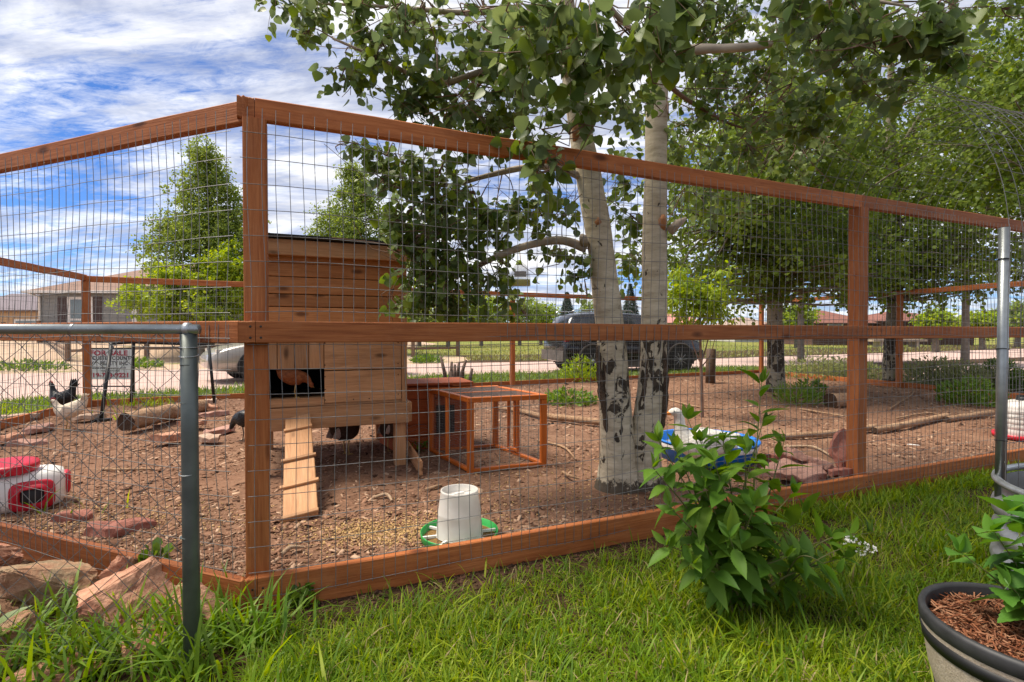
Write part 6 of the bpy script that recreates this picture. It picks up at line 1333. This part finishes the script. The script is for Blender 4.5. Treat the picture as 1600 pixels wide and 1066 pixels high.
clump_plant('ground_plant', 'small dark weed at the foot of the front baseboard', G(474, 945, .0), .05, .09, 90, GRN, 7, .035, ROUND_T)
clump_plant('ground_plant', 'leafy weed on the lichen rock beside the left baseboard', Vector((-1.60, 2.27, .06)), .06, .12, 70, GRN, 8, .045, ROUND_T)
clump_plant('ground_plant', 'pale broad leaved weed at the left edge among rocks', Vector((-1.82, 1.72, .03)), .09, .13, 26, leafmat('pale_weed', [(.16, .22, .07), (.22, .28, .1)], .3), 9, .1, LANCE_T)
for i, (px, py, r, h, lb) in enumerate(((1275, 598, .9, .85, 'grey green sagebrush left of the second front post'), (1325, 600, .8, .8, 'sagebrush just behind the second front post'), (1440, 604, .6, .95, 'grey green sagebrush right of the far corner post'), (1475, 606, .65, .9, 'broad sagebrush before the driveway'), (1500, 606, .5, .75, 'sagebrush behind the round green plant'), (1550, 610, .4, .95, 'tall weed left of the galvanised pipe post'), (1585, 614, .5, .5, 'green weeds at the right edge beyond the fence'))):
    yy = 11.6 if i < 2 else 10.9-i*.12; clump_plant('sagebrush', lb, Vector(((px-800)/800*yy*(1.02), yy if i > 1 else 12.6+.3*i, 0)) if i > 1 else Vector(((px-800)/800*(12.4), 12.4, 0)), r*.9, h*.68, 1200, SAGE if i < 5 else GRN, 20+i, .085, LANCE_T, 'shrub', 'shrubs along the far right fence')
# verge weeds at the left across the road
for i, (x, y, r) in enumerate(((-14.6, 15.2, 1.1), (-17.5, 14.5, 1.0), (-12.2, 16.4, .8), (-5.2, 18.6, .7), (-3.2, 19.3, .6))): clump_plant('roadside_weed', ('low weeds across the road below the rail fence', 'weed patch across the road at the left edge', 'low weeds across the road behind the sign', 'weeds across the road right of the coop', 'short weeds at the edge of the far lawn')[i], Vector((x, y, 0)), r, .28, 500, GRN, 40+i, .14)

# ------------------------------------------------------------------ grass
def blade_tpl(bend, w):
    rows = [(0, w), (.35, w*.95), (.7, w*.65), (1, .0015)]; V = []
    for x, ww in rows: V += [(x*(1-.25*bend*x), -ww, -bend*.55*x*x), (x*(1-.25*bend*x), ww, -bend*.55*x*x)]
    return np.array(V), np.array([(i*2, (i+1)*2, (i+1)*2+1, i*2+1) for i in range(3)])
GRASS = leafmat('lawn_grass', [(.075, .15, .006), (.12, .225, .008), (.175, .29, .010), (.24, .34, .014), (.32, .38, .03)], .45, .5, spec=.3)
DRY = leafmat('straw_blade', [(.30, .23, .11), (.38, .30, .15)], .3, .7)
def grass(name, label, X, Y, L, mat, seed, z=0., w=.022, lean=.55, bends=(.3, .7, 1.2)):
    rg = np.random.default_rng(seed); n = len(X); parts = rg.integers(0, len(bends), n); Vs, Fs, Rs = [], [], []; o = 0
    for k, bd in enumerate(bends):
        m = parts == k; c = m.sum(); a = rg.random(c)*6.283; ln = np.abs(rg.normal(0, lean, c)); ax = np.stack([np.cos(a)*ln, np.sin(a)*ln, np.ones(c)], 1)
        nr = np.stack([np.cos(a), np.sin(a), -ln], 1)*-1+rg.normal(size=(c, 3))*.25
        V, F, rd = scatter(blade_tpl(bd, w), np.stack([X[m], Y[m], np.broadcast_to(z, X.shape)[m] if np.ndim(z) else np.full(c, z)], 1), rots(ax, nr), np.stack([L[m], np.maximum(L[m], .09), L[m]], 1), rg)
        pt = np.array([mnoise.fractal(Vector((x*1.7, y*1.7, 9.)), 1, 2, 3) for x, y in zip(X[m], Y[m])]); kk = len(V)//max(c, 1); rd = np.clip(np.repeat(.42+.55*pt, kk)+(rd-.5)*.75, 0, .99)
        Vs.append(V); Fs.append(F+o); Rs.append(rd); o += len(V)
    ob = obj_np(name, np.vstack(Vs), np.vstack(Fs), mat, rnd=np.concatenate(Rs), smooth=True); return tag(ob, label, 'grass', kind='stuff')
def lawn():
    n = 230000; r = rng.random((n, 2)); Y = 1.25+(6.4-1.25)*r[:, 0]**1.7; X = (r[:, 1]*2-1)*Y*1.08
    s = (X+1.09)*NF.x+(Y-2.08)*NF.y                      # distance in front of the front fence line
    s2 = (X+1.09)*(-.3584)+(Y-2.08)*(-.9336)
    right = X > -1.0-.3*(Y-2.08); d = np.where(right, s, s2)
    pn = np.array([mnoise.fractal(Vector((x*2.0, y*2.0, 1)), 1, 2, 3) for x, y in zip(X, Y)])
    p = np.clip((d-.05-.14*pn-.04*np.clip(1.6-X, 0, 2))/.28, 0, 1); p = np.where(d < .06, 0, np.maximum(p, .03))
    p *= np.clip(.8+.55*pn, .25, 1); p = np.where(right, p, p*.12)
    tank_ = (X-2.69)**2+(Y-2.03)**2 < .57**2; pot = (X-1.45)**2+(Y-1.405)**2 < .2**2
    k = (rng.random(n) < p) & ~tank_ & ~pot; X, Y, pn = X[k], Y[k], pn[k]; m = len(X)
    L = rng.gamma(5, .0118, m)*(1+.5*pn)+.012
    grass('lawn_grass', 'green lawn grass in the foreground', X, Y, L, GRASS, 1, 0., .024, .75)
    q = rng.random(m) < .09; grass('dry_grass', 'straw coloured dead blades among the lawn grass', X[q], Y[q]+.01, L[q]*.9, DRY, 2, 0., .025, 1.1)
    # tall tufts by the chain-link post
    XX, YY = [], []
    for px, py, k, sd in ((150, 1040, 90, .09), (230, 1030, 110, .09), (330, 1000, 120, .08), (60, 1050, 70, .08), (20, 1000, 40, .06), (350, 960, 50, .05), (250, 985, 50, .06), (190, 985, 36, .05), (110, 985, 24, .05), (295, 1060, 80, .08), (390, 1010, 60, .07), (100, 1066, 60, .1), (440, 985, 30, .06)):
        c = G(px, py, 0); XX.append(rng.normal(c.x, sd, k)); YY.append(rng.normal(c.y, sd*.7, k))
    X = np.concatenate(XX); Y = np.concatenate(YY); L = rng.uniform(.09, .27, len(X))
    grass('tall_grass', 'tall grass tufts around the rocks and the grey post', X, Y, L, leafmat('tall_grass_blade', [(.08, .18, .012), (.13, .24, .018), (.19, .29, .025), (.10, .20, .014)], .42, .45), 3, 0., .028, .42, (.3, .8, 1.5))
    # along the baseboard at the right and around the bush
    c = [(A+UF*rng.uniform(2.9, 6.5)+NF*rng.uniform(.06, .25)) for i in range(2600)]; X = np.array([v.x for v in c]); Y = np.array([v.y for v in c]); L = rng.uniform(.04, .13, len(X)); grass('lawn_grass', 'longer grass along the right part of the front baseboard', X, Y, L, GRASS, 4, 0., .035, .4)
    # verge beyond the pen, between it and the road
    n = 90000; Y = 8+8.5*rng.random(n); X = -9+22*rng.random(n)
    ne = np.interp(X, [e[0] for e in near_edge], [e[1] for e in near_edge]); fe = 7.5+(X+6.28)*.4784; k = (Y < ne-.1) & (Y > fe+.12) & ~((X > 7.2) & (Y < 11.9)); X, Y = X[k], Y[k]; pn = np.array([mnoise.fractal(Vector((x*.8, y*.8, 1)), 1, 2, 3) for x, y in zip(X, Y)]); k = rng.random(len(X)) < np.clip(.75+.7*pn, .2, 1); X, Y = X[k], Y[k]
    grass('verge_grass', 'green verge grass between the far fence and the road', X, Y, rng.uniform(.07, .2, len(X)), leafmat('verge_blade', [(.09, .17, .02), (.14, .225, .028), (.19, .25, .04), (.11, .19, .022)], .38), 5, 0., .06, .5)
    # left of the pen
    n = 12000; Y = 5+4*rng.random(n); X = -9.5+3.9*rng.random(n); ne = np.interp(X, [e[0] for e in near_edge], [e[1] for e in near_edge]); ins = in_poly_np(X, Y, PEN); bd = -5.2-(Y-3.66)*.281; k = (Y < ne-.1) & ~ins & (X < bd-.1); grass('verge_grass', 'strip of grass left of the pen beside the road', X[k], Y[k], rng.uniform(.06, .16, k.sum()), GRASS, 6, 0., .06)
    # far lawn tussocks
    n = 20000; Y = 21+26*rng.random(n)**1.6; X = (rng.random(n)*1.35-.28)*Y; fe = np.interp(X, [e[0] for e in far_edge], [e[1] for e in far_edge]); k = (Y > fe+.3) & ~((X < -2) & (Y < 26)); grass('far_lawn_grass', 'dry yellow green lawn grass across the road', X[k], Y[k], rng.uniform(.08, .2, k.sum()), leafmat('far_blade', [(.20, .22, .045), (.26, .25, .07), (.17, .21, .04), (.30, .27, .10)], .3), 7, 0., .12)
    # weeds coming up by the flat stones
    XX, YY = [], []
    for px, py, k in ((215, 634, 60), (250, 634, 50), (190, 655, 20), (150, 800, 8), (100, 640, 10)):
        c = G(px, py, .06); XX.append(rng.normal(c.x, .18, k)); YY.append(rng.normal(c.y, .1, k))
    X = np.concatenate(XX); Y = np.concatenate(YY); grass('weed_grass', 'sparse grass blades growing among the flat stones', X, Y, rng.uniform(.08, .2, len(X)), GRASS, 8, .06, .04)
lawn()
